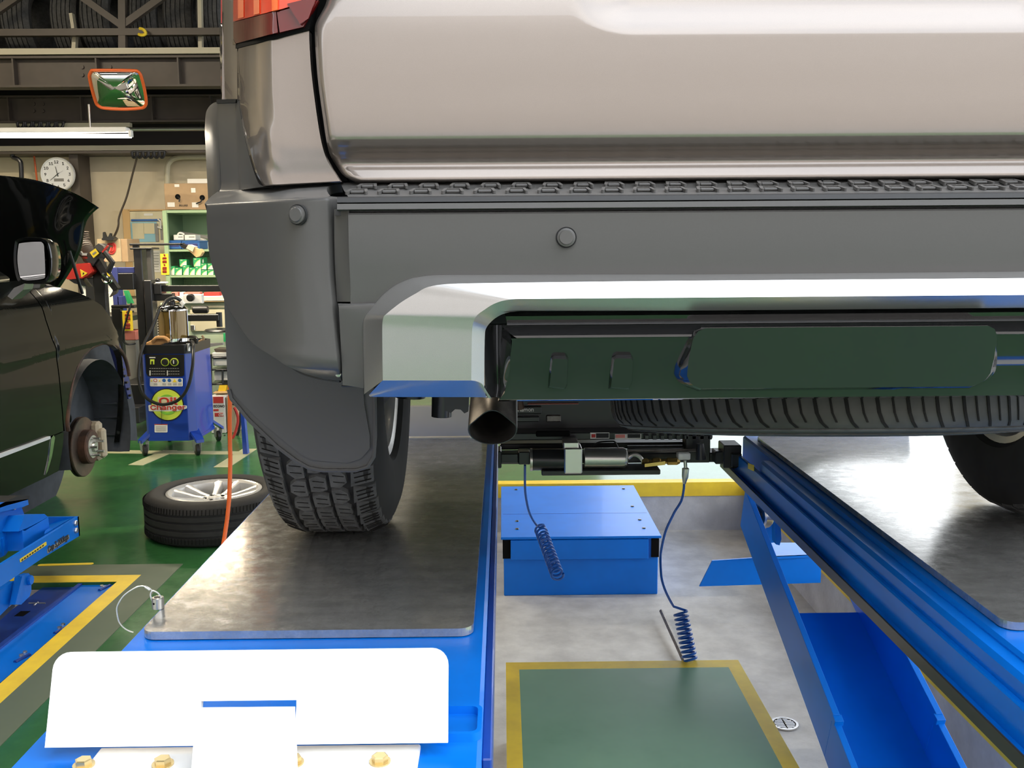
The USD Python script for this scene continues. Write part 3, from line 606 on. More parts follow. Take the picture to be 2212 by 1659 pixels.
# -- corner bumper
def YC(px): return 1.362 + .235*max(0, (722-px)/283)**2.3
L_ = [(441, 437), (444, 447), (489, 446), (552, 453), (613, 471), (653, 487), (700, 514), (737, 541), (772, 592), (792, 622), (806, 656), (816, 688), (824, 738)]
lf = PchipInterpolator([p[0] for p in L_], [p[1] for p in L_])
R_ = PchipInterpolator([424, 436, 588, 663, 780, 824], [714, 719, 722, 728, 736, 741])
LR = [(441, 424), (447, 431), (475, 455), (540, 530), (600, 590), (660, 655), (705, 700), (740, 738), (772, 774), (790, 796), (802, 810), (810, 818), (818, 823)]
rows = []
for i, (pl, pr) in enumerate(LR):
    xl, xr = float(lf(pl)) if pl > 441 else 442, float(R_(pr)); r = []
    dy = .012 if i == 0 else 0.
    if i >= 9: dy = [.006, .020, .036, .05][i-9]
    for t in [0, .03, .12, .3, .5, .7, .86, .95, 1]:
        px = xl+(xr-xl)*t; py = pl+(pr-pl)*t**.8; e = .014*max(0, (t-.93)/.07)**2
        r.append((px, py, YC(px)+dy+e))
    rows.append(r)
cg = G(rows, 40, 60)
both('bumper_corner', M().shell(cg, (.012, .03, 0)), K['plastic'], smooth=50)
top = [[(442, 440, YC(442)+.012), (500, 437, YC(500)+.012), (580, 431, YC(580)+.012), (650, 427, YC(650)+.012), (714, 424, 1.376)],
       [(452, 428, YC(452)+.05), (505, 422, YC(505)+.06), (583, 414, YC(583)+.07), (652, 408, YC(652)+.08), (708, 404, 1.452)],
       [(470, 414, 1.66), (520, 410, 1.56), (590, 404, 1.52), (656, 400, 1.50), (738, 397, 1.49)]]
both('bumper_shoulder', M().shell(G(top, 24, 10), (0, .01, -.012)), K['plastic'], smooth=50)
def sensor(px, py, y, r, n):
    c = at(px, py, y=y); n = A(n, float)
    m = M().lathe([(0, .006), (r*.72, .006), (r*.80, .0045), (r*.98, .0035), (r, 0), (r, -.01), (0, -.01)], 32, frame(c, n)); both('parking_sensor', m, K['plastic'])
    m = M().lathe([(r*1.0, .0005), (r*1.12, .0012), (r*1.12, -.01), (r, -.01)], 32, frame(c, n)); both('sensor_ring', m, K['plastic2'])
sensor(643, 464, YC(643)-.004, .0128, (-.42, -1, .02)); sensor(1223, 513, 1.345, .0128, (0, -1, .03))
# -- centre bumper: swept profile between the corners
def bar(name, rowsY, x0, look, nv=None, smooth=25, label=None):
    """rowsY: (pixel row at column 1500, depth) top to bottom; a bar from column x0 to its mirror image"""
    P_ = [at(1500, py, y=y) for py, y in rowsY]
    xs0 = [at(x0 if np.isscalar(x0) else x0[i], py, y=y)[0] for i, (py, y) in enumerate(rowsY)]
    g = A([[A([xx_+(2*(XC-xx_))*t, p[1], p[2]]) for t in np.linspace(0, 1, 25)] for p, xx_ in zip(P_, xs0)])
    return part(suv, name, M().shell(g, (0, .02, 0)), look, label, smooth)
bar('step_pad', [(389.5, 1.475), (405, 1.43), (414, 1.385), (420, 1.352)], [735, 742, 748, 752], K['plastic'], label='grey bumper top with ridged step pad')
bar('bumper_lip', [(419.5, 1.352), (422, 1.346), (432, 1.344), (434, 1.348)], 728, K['plastic2'])
bar('bumper_rail', [(434, 1.352), (435, 1.344), (447, 1.342), (450, 1.348)], 728, K['plastic'])
bar('bumper_groove', [(448, 1.358), (460, 1.358)], 724, K['plastic2'])
bar('bumper_face', [(453, 1.356), (455, 1.348), (459, 1.345), (520, 1.345), (575, 1.350), (600, 1.353), (652, 1.358)], [752, 752, 752, 753, 755, 756, 757], K['plastic'])
m = M().shell(G([[(722, 452, 1.366), (740, 452, 1.356), (754, 452, 1.347)], [(723, 560, 1.368), (741, 560, 1.358), (755, 560, 1.349)], [(728, 652, 1.374), (743, 652, 1.364), (758, 652, 1.358)]], 8, 8), (0, .02, 0))
both('bumper_face_end', m, K['plastic'])
m = M().shell(G([[(729, 650, 1.380), (760, 650, 1.372), (800, 648, 1.366)], [(729, 654, 1.380), (760, 654, 1.372), (800, 651, 1.366)]], 4, 3), (0, .02, 0)); both('lower_groove', m, K['gap'])
m = M().shell(G([[(730, 656, 1.362), (760, 656, 1.356), (810, 655, 1.352)], [(732, 668, 1.356), (760, 668, 1.352), (810, 668, 1.350)], [(738, 780, 1.372), (765, 780, 1.366), (795, 780, 1.36)], [(740, 832, 1.38), (770, 836, 1.376), (800, 842, 1.37)]], 10, 16), (0, .02, 0))
both('bumper_lower_panel', m, K['plastic'])
# step pad ridges: two rows of C shaped ridges with small teeth
def padpt(x, s):   # s: 0 front .. 1 back
    a, b = at(1500, 419, y=1.356), at(1500, 391, y=1.47); p = a+(b-a)*s; p[0] = x; return p
pa, pb = padpt(0, 0), padpt(0, 1); pd = (pb-pa); pdl = np.linalg.norm(pd)
px0 = at(775, 405, y=1.4)[0]; npad = int((2*(XC-px0))/.0445)
for i in range(npad):
    x = px0+.0445*i
    for s, wd in ((.28, .027), (.70, .025)):
        fr = frame(padpt(x+(.008 if s > .5 else 0), s), np.cross([1, 0, 0], pd), (1, 0, 0))
        m = M()
        pl = sg.LineString([(-wd/2, -.012), (-wd/2+.003, .010), (wd/2-.003, .010), (wd/2, -.012)]).buffer(.0022, cap_style=1, join_style=1, quad_segs=2)
        m.prism(pl, .0045, fr, -.001); m.box((-wd/2+.004, -.006, -.001), (wd/2-.004, .001, .003), .001, fr)
        part(suv, 'pad_ridge', m, K['plastic'], smooth=False)
for px in (1776,): part(suv, 'pad_joint', M().box(at(px-1.5, 384, y=1.44)-(0, .001, .0), at(px+1.5, 400, y=1.44)), K['gap'], smooth=False)
# -- silver garnish with rounded corners
def path_off(pts): return [at(px, py, y=y) for px, py, y in pts]
oB = [(786, 852, 1.352), (784, 700, 1.352), (788, 684, 1.352), (800, 668, 1.351), (830, 634, 1.351), (862, 612, 1.350), (900, 599, 1.350), (960, 594, 1.350), (1500, 593, 1.350)]
oF = [(827, 822, 1.325), (826, 700, 1.318), (829, 684, 1.316), (836, 677, 1.315), (868, 652, 1.314), (898, 634, 1.313), (925, 620, 1.311), (975, 613, 1.310), (1500, 606, 1.309)]
oI = [(1018, 822, 1.309), (1020, 712, 1.302), (1023, 695, 1.300), (1030, 682, 1.298), (1048, 668, 1.297), (1068, 656, 1.296), (1090, 649, 1.295), (1120, 646, 1.294), (1500, 643, 1.294)]
oC = [(1046, 838, 1.326), (1048, 716, 1.318), (1052, 706, 1.318), (1060, 696, 1.317), (1072, 686, 1.316), (1088, 678, 1.315), (1106, 674, 1.314), (1130, 672, 1.313), (1500, 671, 1.312)]
def garn(a, b, n=60):
    ca = curve(path_off(a), n); cb = curve(path_off(b), n); return ca, cb
def dens(pts):  # corner-wise matched resampling
    p = A(path_off(pts)); t = np.arange(len(p)); return PchipInterpolator(t, p, axis=0)(np.linspace(0, len(p)-1, 73))
gB, gF, gI, gC = dens(oB), dens(oF), dens(oI), dens(oC)
gb = [gB, gF*.04+gB*.96, gB*.06+gF*.94, gF, gF*.92+gI*.08, gF*.5+gI*.5, gF*.06+gI*.94, gI, gI*.92+gC*.08, gC*.95+gI*.05, gC]
grid = A(gb); gm = grid[:, ::-1].copy(); gm[..., 0] = 2*XC-gm[..., 0]
grid = np.concatenate([grid, gm[:, 1:]], 1)
part(suv, 'bumper_garnish', M().shell(grid, (0, .02, 0)), K['silver'], 'silver painted bumper garnish', 28)
# lower bevel of the garnish ends
m = M().shell(G([[(826, 822, 1.325), (925, 822, 1.317), (1018, 822, 1.309), (1046, 838, 1.326)], [(797, 853, 1.352), (800, 857, 1.350), (1036, 858, 1.340), (1062, 862, 1.345)]], 20, 5)[::-1], (0, .02, 0))
both('garnish_foot', m, K['silver'])
# -- gloss black recess
bar('recess_top', [(671, 1.312), (674, 1.330), (680, 1.336), (694, 1.338), (697, 1.328), (699, 1.328)], [1088, 1090, 1092, 1095, 1095, 1095], K['gloss'])
bar('recess_ledge', [(698, 1.330), (703, 1.326), (722, 1.312), (727, 1.311), (729, 1.316)], [1082, 1085, 1108, 1116, 1116], K['gloss'])
bar('recess_face', [(728, 1.315), (733, 1.316), (790, 1.338), (815, 1.348), (845, 1.355), (860, 1.358), (863, 1.366)], [1104, 1106, 1100, 1096, 1090, 1078, 1076], K['gloss'], 'glossy black lower bumper insert')
m = M().shell(G([[(1047, 700, 1.330), (1073, 702, 1.352), (1086, 702, 1.34), (1104, 728, 1.316)], [(1047, 800, 1.330), (1074, 800, 1.356), (1082, 800, 1.345), (1102, 790, 1.336)], [(1048, 836, 1.330), (1075, 832, 1.36), (1082, 834, 1.35), (1094, 830, 1.344)], [(1050, 860, 1.335), (1072, 858, 1.36), (1078, 860, 1.352), (1080, 862, 1.346)]], 20, 20), (0, .02, 0))
both('recess_cheek', m, K['gloss'])
# raised centre plate
def plate_pts(y):
    top, bot = [(1463, 760), (1472, 730), (1486, 716), (1506, 705)], [(1508, 846), (1486, 838), (1468, 826), (1458, 812), (1457, 795)]
    return top, bot
lft = [(1508, 845), (1484, 836), (1466, 824), (1457, 808), (1459, 780), (1465, 745), (1472, 730), (1486, 715), (1508, 704)]
back = [at(px, py, y=1.325+(py-705)*.00015) for px, py in lft]
frt = [at(px, py, y=1.300+(py-705)*.00024) for px, py in [(1516, 840), (1500, 834), (1490, 826), (1484, 812), (1487, 780), (1494, 745), (1498, 730), (1508, 716), (1524, 709)]]
outer = back + [A([2*XC-p[0], p[1], p[2]]) for p in back[::-1]]
inner = frt + [A([2*XC-p[0], p[1], p[2]]) for p in frt[::-1]]
mid = [o*.12+i*.88 for o, i in zip(outer, inner)]
m = M().shell(A([outer+[outer[0]], mid+[mid[0]], inner+[inner[0]]]), (0, .012, 0))
c = A(inner).mean(0); n = len(inner); 
cols = []
for t in np.linspace(0, 1, 30): cols.append([inner[i]*(1-t)+A([2*XC-inner[i][0], inner[i][1], inner[i][2]])*t for i in range(n//2)])
m.shell(A(cols).transpose(1, 0, 2), (0, .01, 0))
part(suv, 'recess_plate', m, K['gloss'], 'raised glossy black centre plate', 30)
for pts in ([(1183, 838), (1190, 772), (1196, 769), (1222, 770), (1228, 775), (1226, 832), (1220, 842)], [(1314, 840), (1322, 772), (1330, 768), (1364, 769), (1368, 775), (1366, 826), (1358, 842)]):
    o = [at(px, py, y=1.316+(py-733)*.00036-.001) for px, py in pts]; cc = A(o).mean(0)
    inn = [p*.86+cc*.14+(0, -.008, 0) for p in o]
    m = M().shell(A([o+[o[0]], inn+[inn[0]]]), (0, .002, 0)).slab(inn[::-1], (0, .004, 0)); both('recess_rib', m, K['gloss'], smooth=25)
# -- mud flap
out = [(486, 640), (489, 720), (494, 830), (503, 860), (540, 905), (600, 962), (640, 992), (668, 1008), (700, 1014), (770, 1014), (796, 1006), (809, 985), (812, 940), (811, 850), (800, 800), (740, 780), (560, 690)]
inn_ = [(497, 650), (499, 760), (503, 830), (512, 850), (560, 900), (622, 952), (656, 978), (676, 989), (752, 995), (780, 986), (798, 965), (798, 940), (786, 870), (782, 800), (740, 770), (560, 680)]
MF = 1.66
fp = lambda pts, y: sg.Polygon([(at(px, py, y=y)[0], at(px, py, y=y)[2]) for px, py in pts])
both('mud_flap', M().prism(fp(out, MF), .006, XZ(MF)).prism(fp(inn_, MF).buffer(.002), .004, XZ(MF-.006)), K['flap'], 'dark grey plastic mud flap', smooth=False)
rim = sg.LinearRing([(p[0], p[1]) for p in fp(out[:15], MF).exterior.coords]).intersection(sg.Polygon([(at(px, py, y=MF)[0], at(px, py, y=MF)[2]) for px, py in ((400, 840), (900, 840), (900, 1100), (400, 1100))]))
for g_ in getattr(so.linemerge(rim) if rim.geom_type != 'LineString' else rim, 'geoms', [rim]):
    xy = A(g_.coords); both('flap_rim', M().tube([(a, MF-.008, b) for a, b in xy], .0035, 6), K['flap'])
m = M().tube(curve([at(624, 785, y=1.48), at(655, 806, y=1.46), at(690, 816, y=1.44), at(735, 822, y=1.42)], 16), .003, 8); both('bumper_seal', m, K['plastic2'])
m = M().box(at(746, 824, y=1.44), at(790, 836, y=1.40), .002); both('bumper_clip', m, K['plastic2'])
m = M().lathe([(0, .003), (.004, .002), (.005, 0), (0, 0)], 12, frame(at(731, 808, y=1.385), (0, -1, 0))); both('screw', m, K['zinc'])
# -- exhaust and hangers
e0, e1, e2 = at(1070, 815, y=1.64), at(1067, 862, y=1.57), at(1064, 928, y=1.49)
pts = curve([e0, e1, e2], 16); n = 40; g = np.linspace(0, 2*math.pi, n+1)
def ering(c, rx, rz, i):
    t = e2-e1; t /= np.linalg.norm(t); a = A([1., 0, 0]); b = np.cross(t, a); b /= np.linalg.norm(b)
    k = np.clip((i-8)/7, 0, 1); pk = .26*k*np.exp(-((np.mod(g, 2*math.pi)-math.pi/2)/.55)**2) - .10*k*(np.exp(-((np.mod(g, 2*math.pi)-.75)/.4)**2)+np.exp(-((np.mod(g, 2*math.pi)-2.39)/.4)**2))
    return c + rx*np.cos(g)[:, None]*a + (rz*(np.sin(g)*(1-.12*k)+pk*np.sign(b[2])))[:, None]*b
cut = at(1064, 938, y=1.47)
o = A([ering(p, .0385, .040, i) for i, p in enumerate(pts)]); ii = A([ering(p, .0368, .0382, i) for i, p in enumerate(pts)])
sl = np.linspace(0, 1, 16)**3
for arr in (o, ii):
    d = (arr[-1]-pts[-1])
    for i in range(16): arr[i] += sl[i]*(d[:, 1:2]*A([[0, 0, 0.]]) + np.outer((d[:, 1]), A([0, -.30, .45])))
part(suv, 'tail_pipe', M().shell(np.concatenate([o, ii[::-1]], 0), (0, 0, 0)) if False else M().shell(o, (0, 0, 0)).shell(ii[::-1], (0, 0, 0)).shell(A([o[-1], ii[-1]]), (0, 0, 0)), K['steelpipe'], 'brushed steel exhaust tip turned down', 40)
part(suv, 'tail_pipe_soot', M().lathe([(0, 0), (.036, 0), (.036, .002), (0, .002)], 32, frame(pts[4], e2-e1)), K['gap'])
part(suv, 'exhaust_hanger', M().prism(sg.Polygon([(at(px, py, y=1.75)[0], at(px, py, y=1.75)[2]) for px, py in ((960, 850), (962, 884), (975, 889), (984, 881), (996, 882), (1004, 890), (1012, 886), (1014, 850))]), .025, XZ(1.76)), K['plastic2'])
part(suv, 'weld_bead', M().tube([at(1118, 866, y=1.62), at(1122, 884, y=1.62)], .009, 8), K['rust'])
# -- running gear
AY = 2.22; TR = .392; HZ = ZD+.3945
def shock(x):
    m = M().tube([(x, AY-.12, HZ-.08), (x+.03, AY-.12, 1.42)], .034, 16); part(suv, 'shock_absorber', m, K['black'])
    m = M().tube([(x+.07, AY-.14, HZ-.12), (x+.085, AY-.14, 1.40)], .022, 14); part(suv, 'shock_absorber', m, K['satin'])
shock(-.205); shock(2*XC+.14)
part(suv, 'rear_axle', M().tube([(-.24, AY, HZ), (2*XC+.24, AY, HZ)], .045, 20).mani(m3.Manifold.sphere(.14, 24).translate([XC, AY, HZ])), K['black'])
# spare wheel hung flat under the tail
SR, SW = .392, .118; SC = A([.590, 1.80, 1.131]); tl_ = math.radians(9)
SF = np.eye(4); SF[:3, 1] = (0, math.cos(tl_), -math.sin(tl_)); SF[:3, 2] = (0, math.sin(tl_), math.cos(tl_)); SF[:3, 3] = SC
tyre_p = [(.24, -.06), (.235, -.10), (.26, -SW+.004), (.31, -SW), (.345, -SW+.003), (.362, -SW+.008), (.3715, -.104), (.3745, -.103), (.383, -.094), (.387, -.08), (.3895, -.045), (.391, 0), (.3885, .045), (.386, .08), (.372, SW-.02), (.345, SW-.004), (.31, SW), (.26, SW-.004), (.235, .10), (.24, .06), (.24, -.06)]
sp = part(suv, 'spare_tyre', M().lathe(tyre_p, 120, SF), K['spare'], 'spare tyre slung flat under the tail', 35)
part(suv, 'spare_rim', M().lathe([(0, .03), (.10, .03), (.16, .02), (.22, .06), (.235, .09), (.238, .06), (.23, -.09), (.10, -.06), (0, -.06)], 60, SF), K['steelpipe'])
def sub(par, name, m, look, smooth=False, kind=None):
    path = numbered(par+'/'+name); LOC[path] = LOC[par]; v, f = m.get(); p = usdkit.mesh(stage, path, (v-LOC[par], f), K[look], smooth=smooth); data(p.GetPrim(), kind=kind)
rnd = np.random.default_rng(5)
for i in range(56):      # sidewall lugs between the curved grooves
    a0 = -math.pi/2 + (i-28)*2*math.pi/110
    pts = []
    for (r, z0, z1) in ():
        pass
    def P3(r, a, z): return tf(A([r*math.cos(a), r*math.sin(a), z]), SF)
    st = 2*math.pi/110; short = i % 2
    hz = [(.3895, .045, -.01), (.391, .0, .0), (.3895, -.045, .006), (.387, -.08, .020), (.383, -.094, .036), (.3755, -.1025, .058)]
    if short: hz = hz[2:5]
    wdt = .0026 if not short else .0015
    pa_ = [P3(r+.0015, a0+off, z) for r, z, off in hz]
    m = M(); q = A(pa_)
    m.shell(A([[P3(r+.0012, a0+off-wdt/r, z), P3(r+.0012, a0+off+wdt/r, z)] for r, z, off in hz]), (0, .003, 0))
    sub(sp, 'tread_groove', m, 'groove')
m = M().lathe([(.3715, -.1035), (.3735, -.1055), (.370, -.108), (.369, -.105)], 120, SF); sub(sp, 'shoulder_ridge', m, 'tread', 30)
m = M().lathe([(.356, -.1115), (.357, -.1135), (.352, -.1145), (.351, -.112)], 120, SF); sub(sp, 'sidewall_ridge', m, 'tread', 30)
# road wheels with an all-terrain tread of separate blocks
def road_wheel(xc, s, blocks, ay):
    """s = -1: outer face towards -x"""
    fr = frame((xc, ay, HZ), (s, 0, 0), (0, -1, 0))   # local z: outwards, local x: backwards
    w2 = .128
    p = [(.225, -.08), (.222, -.10), (.236, -.117), (.262, -.124), (.300, -w2), (.335, -.124), (.360, -.114), (.374, -.104), (.381, -.092), (.383, -.05), (.384, 0), (.383, .05), (.381, .092), (.374, .104), (.360, .114), (.335, .124), (.300, w2), (.262, .124), (.236, .117), (.222, .10), (.225, .08)]
    ty = part(suv, 'tyre', M().lathe(p+[p[0]], 120, fr), K['rubber'], 'knobbly all-terrain rear tyre', 35)
    v, f = None, None
    rm = part(suv, 'wheel_rim', M().lathe([(0, .06), (.08, .065), (.10, .05), (.205, .06), (.218, .10), (.226, .105), (.226, .098), (.205, .08), (.20, -.06), (.216, -.09), (.226, -.10), (.226, -.105), (.210, -.10), (.195, -.08), (.19, .04), (.09, .035), (0, .03)], 60, fr), K['alloy'], 'silver alloy rim seen from its inner side', 35)
    part(suv, 'brake_drum', M().lathe([(0, -.11), (.09, -.11), (.165, -.05), (.165, -.01), (.09, .0), (0, .0)], 40, fr), K['black'])
    NP = 46
    def blk(m, poly, ang0, r0=.380, r1=.3925):
        """poly: (across, along) metres; convex block following the tyre's curve"""
        n = len(poly); bot, tp = [], []
        cx, cy = sum(q[0] for q in poly)/n, sum(q[1] for q in poly)/n
        for (u, t) in poly:
            for lst, r, sh in ((bot, r0, 1.0), (tp, r1, .93)):
                uu, tt = cx+(u-cx)*sh, cy+(t-cy)*sh
                rr = r - .10*max(0, abs(uu)-.075)**1.0*.9
                if abs(uu) > .092: rr -= (abs(uu)-.092)*1.0
                a = ang0+tt/.39; lst.append((rr*math.cos(a), rr*math.sin(a), uu))
        v = tf(A(bot+tp), fr); f = []
        for i in range(1, n-1): f.append([n, n+i, n+i+1])
        for i in range(n):
            j = (i+1) % n; f += [[i, j, n+j], [i, n+j, n+i]]
        c = v.mean(0); out = []
        for t3 in f:
            nn = np.cross(v[t3[1]]-v[t3[0]], v[t3[2]]-v[t3[0]]); out.append(t3 if nn.dot(v[t3].mean(0)-c) > 0 else t3[::-1])
        m.add(v, out)
    pitch = 2*math.pi*.39/NP
    shapes = [
      [(.064, .06), (.108, .05), (.110, .90), (.066, .94)],                       # shoulders
      [(-.062, .56), (-.108, .50), (-.110, 1.36), (-.066, 1.42)],
      [(.0225, .05), (.0225, .90), (.042, .97), (.056, .72), (.058, .30), (.042, -.01)],       # zigzag edged rows
      [(-.0225, .55), (-.0225, 1.40), (-.042, 1.47), (-.056, 1.22), (-.058, .80), (-.042, .49)],
      [(.0175, .30), (.0175, 1.04), (0, 1.20), (-.0175, 1.06), (-.0175, .40), (0, .26)]]
    rest = M()
    for i in range(NP):
        ang = i*2*math.pi/NP
        back = math.cos(ang-math.radians(-0))      # local x is backwards; local y is down or up
        wy = fr[:3, 1][2]*math.sin(ang)            # height direction of the block
        seen = blocks and math.cos(ang) > -.35 and wy < .30
        for poly in shapes:
            q = [(u, t*pitch) for u, t in poly]
            if seen:
                m = M(); blk(m, q, ang); 
                sub(ty, 'tread_block', m, 'tread')
                sm = M(); cu = sum(a for a, b in q)/len(q); ct = sum(b for a, b in q)/len(q); wd = max(a for a, b in q)-min(a for a, b in q)
                for k_ in ((-.24, .02, .26) if wd > .04 else (-.2, .12)):
                    blk(sm, [(cu-wd*.36, ct+pitch*k_), (cu+wd*.30, ct+pitch*(k_+.06)), (cu+wd*.30, ct+pitch*(k_+.085)), (cu-wd*.36, ct+pitch*(k_+.025))], ang, .3915, .3931)
                sipes.append((ty, sm))
            else: blk(rest, q, ang)
    sub(ty, 'far_tread', rest, 'tread', kind='stuff')
    for k_ in range(2 if blocks else 0): pass
    return ty
sipes = []
t1 = road_wheel(-.366, -1, True, AY-.025)
sm = M()
for _, s_ in sipes: sm.add(*s_.get())
sub(t1, 'tread_sipes', sm, 'groove', kind='stuff')
t2 = road_wheel(2*XC+.352, 1, False, AY+.05)
# ------------------------------------------------------------------ back of the workshop
def px2(pts, y, th, look, parent, name, label=None, smooth=False):
    """flat piece outlined in the wall plane at depth y, th thick towards the camera"""
    pl = sg.Polygon([(at(px, py, y=y)[0], at(px, py, y=y)[2]) for px, py in pts])
    return part(parent, name, M().prism(pl, th, XZ(y)), K[look], label, smooth)
def bx(x0, y0, x1, y1, ya, yb, c=.004):
    a, b = at(x0, y1, y=ya), at(x1, y0, y=ya); return M().box((a[0], ya, a[2]), (b[0], yb, b[2]), c)
# tyres in the store above
def store_tyre(n=48):
    R, w = .335, .105; p = [(.20, -.07), (.205, -.085), (.25, -w), (.30, -w), (.325, -.085)]
    for u in np.linspace(-.07, .07, 5): p += [(R, u-.014), (R, u-.004), (R-.012, u-.003), (R-.012, u+.003), (R, u+.004)]
    p += [(.325, .085), (.30, w), (.25, w), (.205, .085), (.20, .07), (.20, -.07)]
    return M().lathe(p, n, frame((0, 0, R), (1, 0, 0)))
zt = zz(112)
first = None
spots = [(-42, 'far left beside the frame edge'), (50, 'left of the broad dark gap'), (150, 'right of the broad dark gap'), (222, 'just left of the lattice post'), (322, 'between the lattice post and the yellow tag'), (392, 'beside the pale upright'), (466, 'nearest the bronze vehicle')]
for i, (px, where) in enumerate(spots):
    loc = (xx(px, 40, 8.3), 8.42 + .03*(i % 3), zt)
    lab = f'stored black tyre standing on the high rack, {where}'
    if first is None:
        first = thing('stored_tyre', lab, 'tyre', loc, 'tyres in the high store'); v, f = store_tyre().get()
        part(first, 'tyre_body', M().add(v+A(loc), f), K['tread'], smooth=35)
    else: copy(first, 'stored_tyre', lab, 'tyre', loc, group='tyres in the high store', scale=(1.0+.08*(i % 2), 1, 1))
m = M().tube(curve([at(302, 62, y=7.86), at(312, 66, y=7.84), at(315, 72, y=7.84), at(308, 76, y=7.84), at(300, 74, y=7.86)], 12), .012, 6)
single('yellow_tag', 'crumpled yellow tag tied to the steel lattice rail', 'tag', m, K['signyel'])
# convex mirror with an orange rim
YM = 7.7
t = thing('convex_mirror', 'rounded convex safety mirror with an orange rim on the girder', 'mirror', at(254, 195, y=YM))
oc = [at(px, py, y=YM+(py-195)*.0026) for px, py in ((198, 152), (295, 153), (304, 162), (316, 222), (308, 233), (268, 236), (220, 233), (208, 224), (193, 165))]
ol = curve(oc+[oc[0]], 80)[:-1]
part(t, 'rim', M().tube(ol, .012, 8, closed=True), K['orange'], smooth=40)
cm = ol.mean(0); rings = []
for s in (1, .8, .6, .4, .2, .02): rings.append([cm+(p-cm)*s + (0, -.075*(1-s*s), 0) for p in list(ol)+[ol[0]]])
part(t, 'mirror_face', M().shell(A(rings), (0, .01, 0)), K['mirror'], smooth=True)
part(t, 'bracket', M().tube([cm+(0, .03, 0), cm+(.05, .2, .12)], .02, 8), K['beam'])
# tube lamp
YL = 7.5
t = thing('tube_lamp', 'lit fluorescent tube lamp hanging below the girder', 'lamp', at(120, 292, y=YL))
a, b = at(-160, 293, y=YL), at(283, 294, y=YL)
part(t, 'housing', M().box((a[0], YL-.03, a[2]+.015), (b[0]-.02, YL+.05, a[2]+.052), .008), K['white'], smooth=False)
part(t, 'tube', M().tube([a, b], .0165, 12), K['tube'])
for x in (a[0], b[0]): part(t, 'end_cap', M().box((x-.012, YL-.022, a[2]-.02), (x+.012, YL+.022, a[2]+.03), .004), K['white'])
part(t, 'hanger', M().tube([(b[0]-.3, YL, a[2]+.05), (b[0]-.3, YL, a[2]+.22)], .008, 6), K['zinc'])
# hanging cable trolleys (dark scalloped loops)
def loops(name, label, x0, x1, py, y, n):
    m = M(); t = thing(name, label, 'cable trolley', at((x0+x1)/2, py, y=y))
    for i in range(n):
        px = x0+(x1-x0)*(i+.5)/n; w = (x1-x0)/n*.42
        part(t, 'cable_loop', M().tube(curve([at(px-w, py-4, y=y), at(px-w*.8, py+5, y=y), at(px, py+9, y=y), at(px+w*.8, py+5, y=y), at(px+w, py-4, y=y)], 12), .012, 6), K['satin'])
    part(t, 'runner', bx(x0, py-7, x1, py-2, y, y+.04), K['black'])
loops('cable_trolley', 'black festoon cable trolley under the lower girder, above the lit tube', 36, 138, 268, 8.662, 6)
loops('cable_trolley', 'black festoon cable trolley on the back wall above the hanging cable', 284, 356, 332, 8.8, 6)
single('hanging_cable', 'slack dark cable running slantwise down the beige wall', 'cable', M().tube(curve([at(297, 336, y=8.85), at(288, 370, y=8.9), at(272, 430, y=8.95), at(256, 480, y=8.95), at(246, 512, y=8.8)], 24), .010, 6), K['beam'])
single('red_cable', 'thin red cable dropping past the left of the round clock', 'cable', M().tube([at(73, 331, y=9.1), at(76, 355, y=9.1), at(80, 390, y=9.1)], .008, 6), K['orange'])
single('drain_pipe', 'dark grey cranked drain pipe on the wall above the open hood', 'pipe', M().tube(curve([at(26, 326, y=8.95), at(27, 338, y=8.95), at(40, 345, y=8.95), at(45, 352, y=8.95), at(46, 395, y=8.95)], 20), .020, 10), K['satin'])
single('wall_conduit', 'cream conduit bending down the wall above the cardboard cartons', 'pipe', M().tube(curve([at(520, 342, y=9.1), at(395, 339, y=9.1), at(375, 343, y=9.1), at(363, 355, y=9.1), at(361, 372, y=9.1), at(362, 420, y=9.1)], 30), .024, 10), K['cream'])
# clock
c = at(127, 377, y=8.9)
t = thing('wall_clock', 'round white wall clock with black numerals', 'clock', c)
fr = frame(c, (0, -1, 0), (1, 0, 0)); rc = .149
part(t, 'rim', M().lathe([(rc-.012, .03), (rc-.004, .036), (rc, .03), (rc, 0), (rc-.012, 0), (rc-.012, .03)], 56, fr), K['white'])
part(t, 'face', M().lathe([(0, .024), (rc-.012, .024), (rc-.012, .01), (0, .01)], 48, fr), K['lens'], smooth=False)
YF = c[1]-.0245
for h in range(1, 13):
    a = math.radians(90-30*h); s = str(h); hh = .024
    tm = meshkit.text_mesh(s, hh, .001, True); v = A(tm.vertices); v[:, 0] -= v[:, 0].mean(); v[:, 1] -= hh/2
    o = c + (.108*math.cos(a), 0, .108*math.sin(a))
    part(t, 'numeral', M().add(tf(v, A([[1., 0, 0, o[0]], [0, 0, -1, YF], [0, 1, 0, o[2]], [0, 0, 0, 1]])), tm.faces), K['ink'], smooth=False)
def hand(ang, l, w, k):
    a = math.radians(90-ang); d = A([math.cos(a), 0, math.sin(a)]); n = A([-d[2], 0, d[0]])*w; o = c*1; o[1] = YF-.003-.002*k
    part(t, 'hand', M().slab([o-d*.02+n, o-d*.02-n, o+d*l-n*.5, o+d*l+n*.5], (0, -.0012, 0)), K['ink'], smooth=False)
hand(349, .068, .0035, 0); hand(232, .085, .0025, 1); hand(60, .06, .0008, 2)
part(t, 'date_window', M().box((c[0]-.035, YF-.0006, c[2]-.062), (c[0]+.052, YF+.001, c[2]-.036)), K['greyink'], smooth=False)
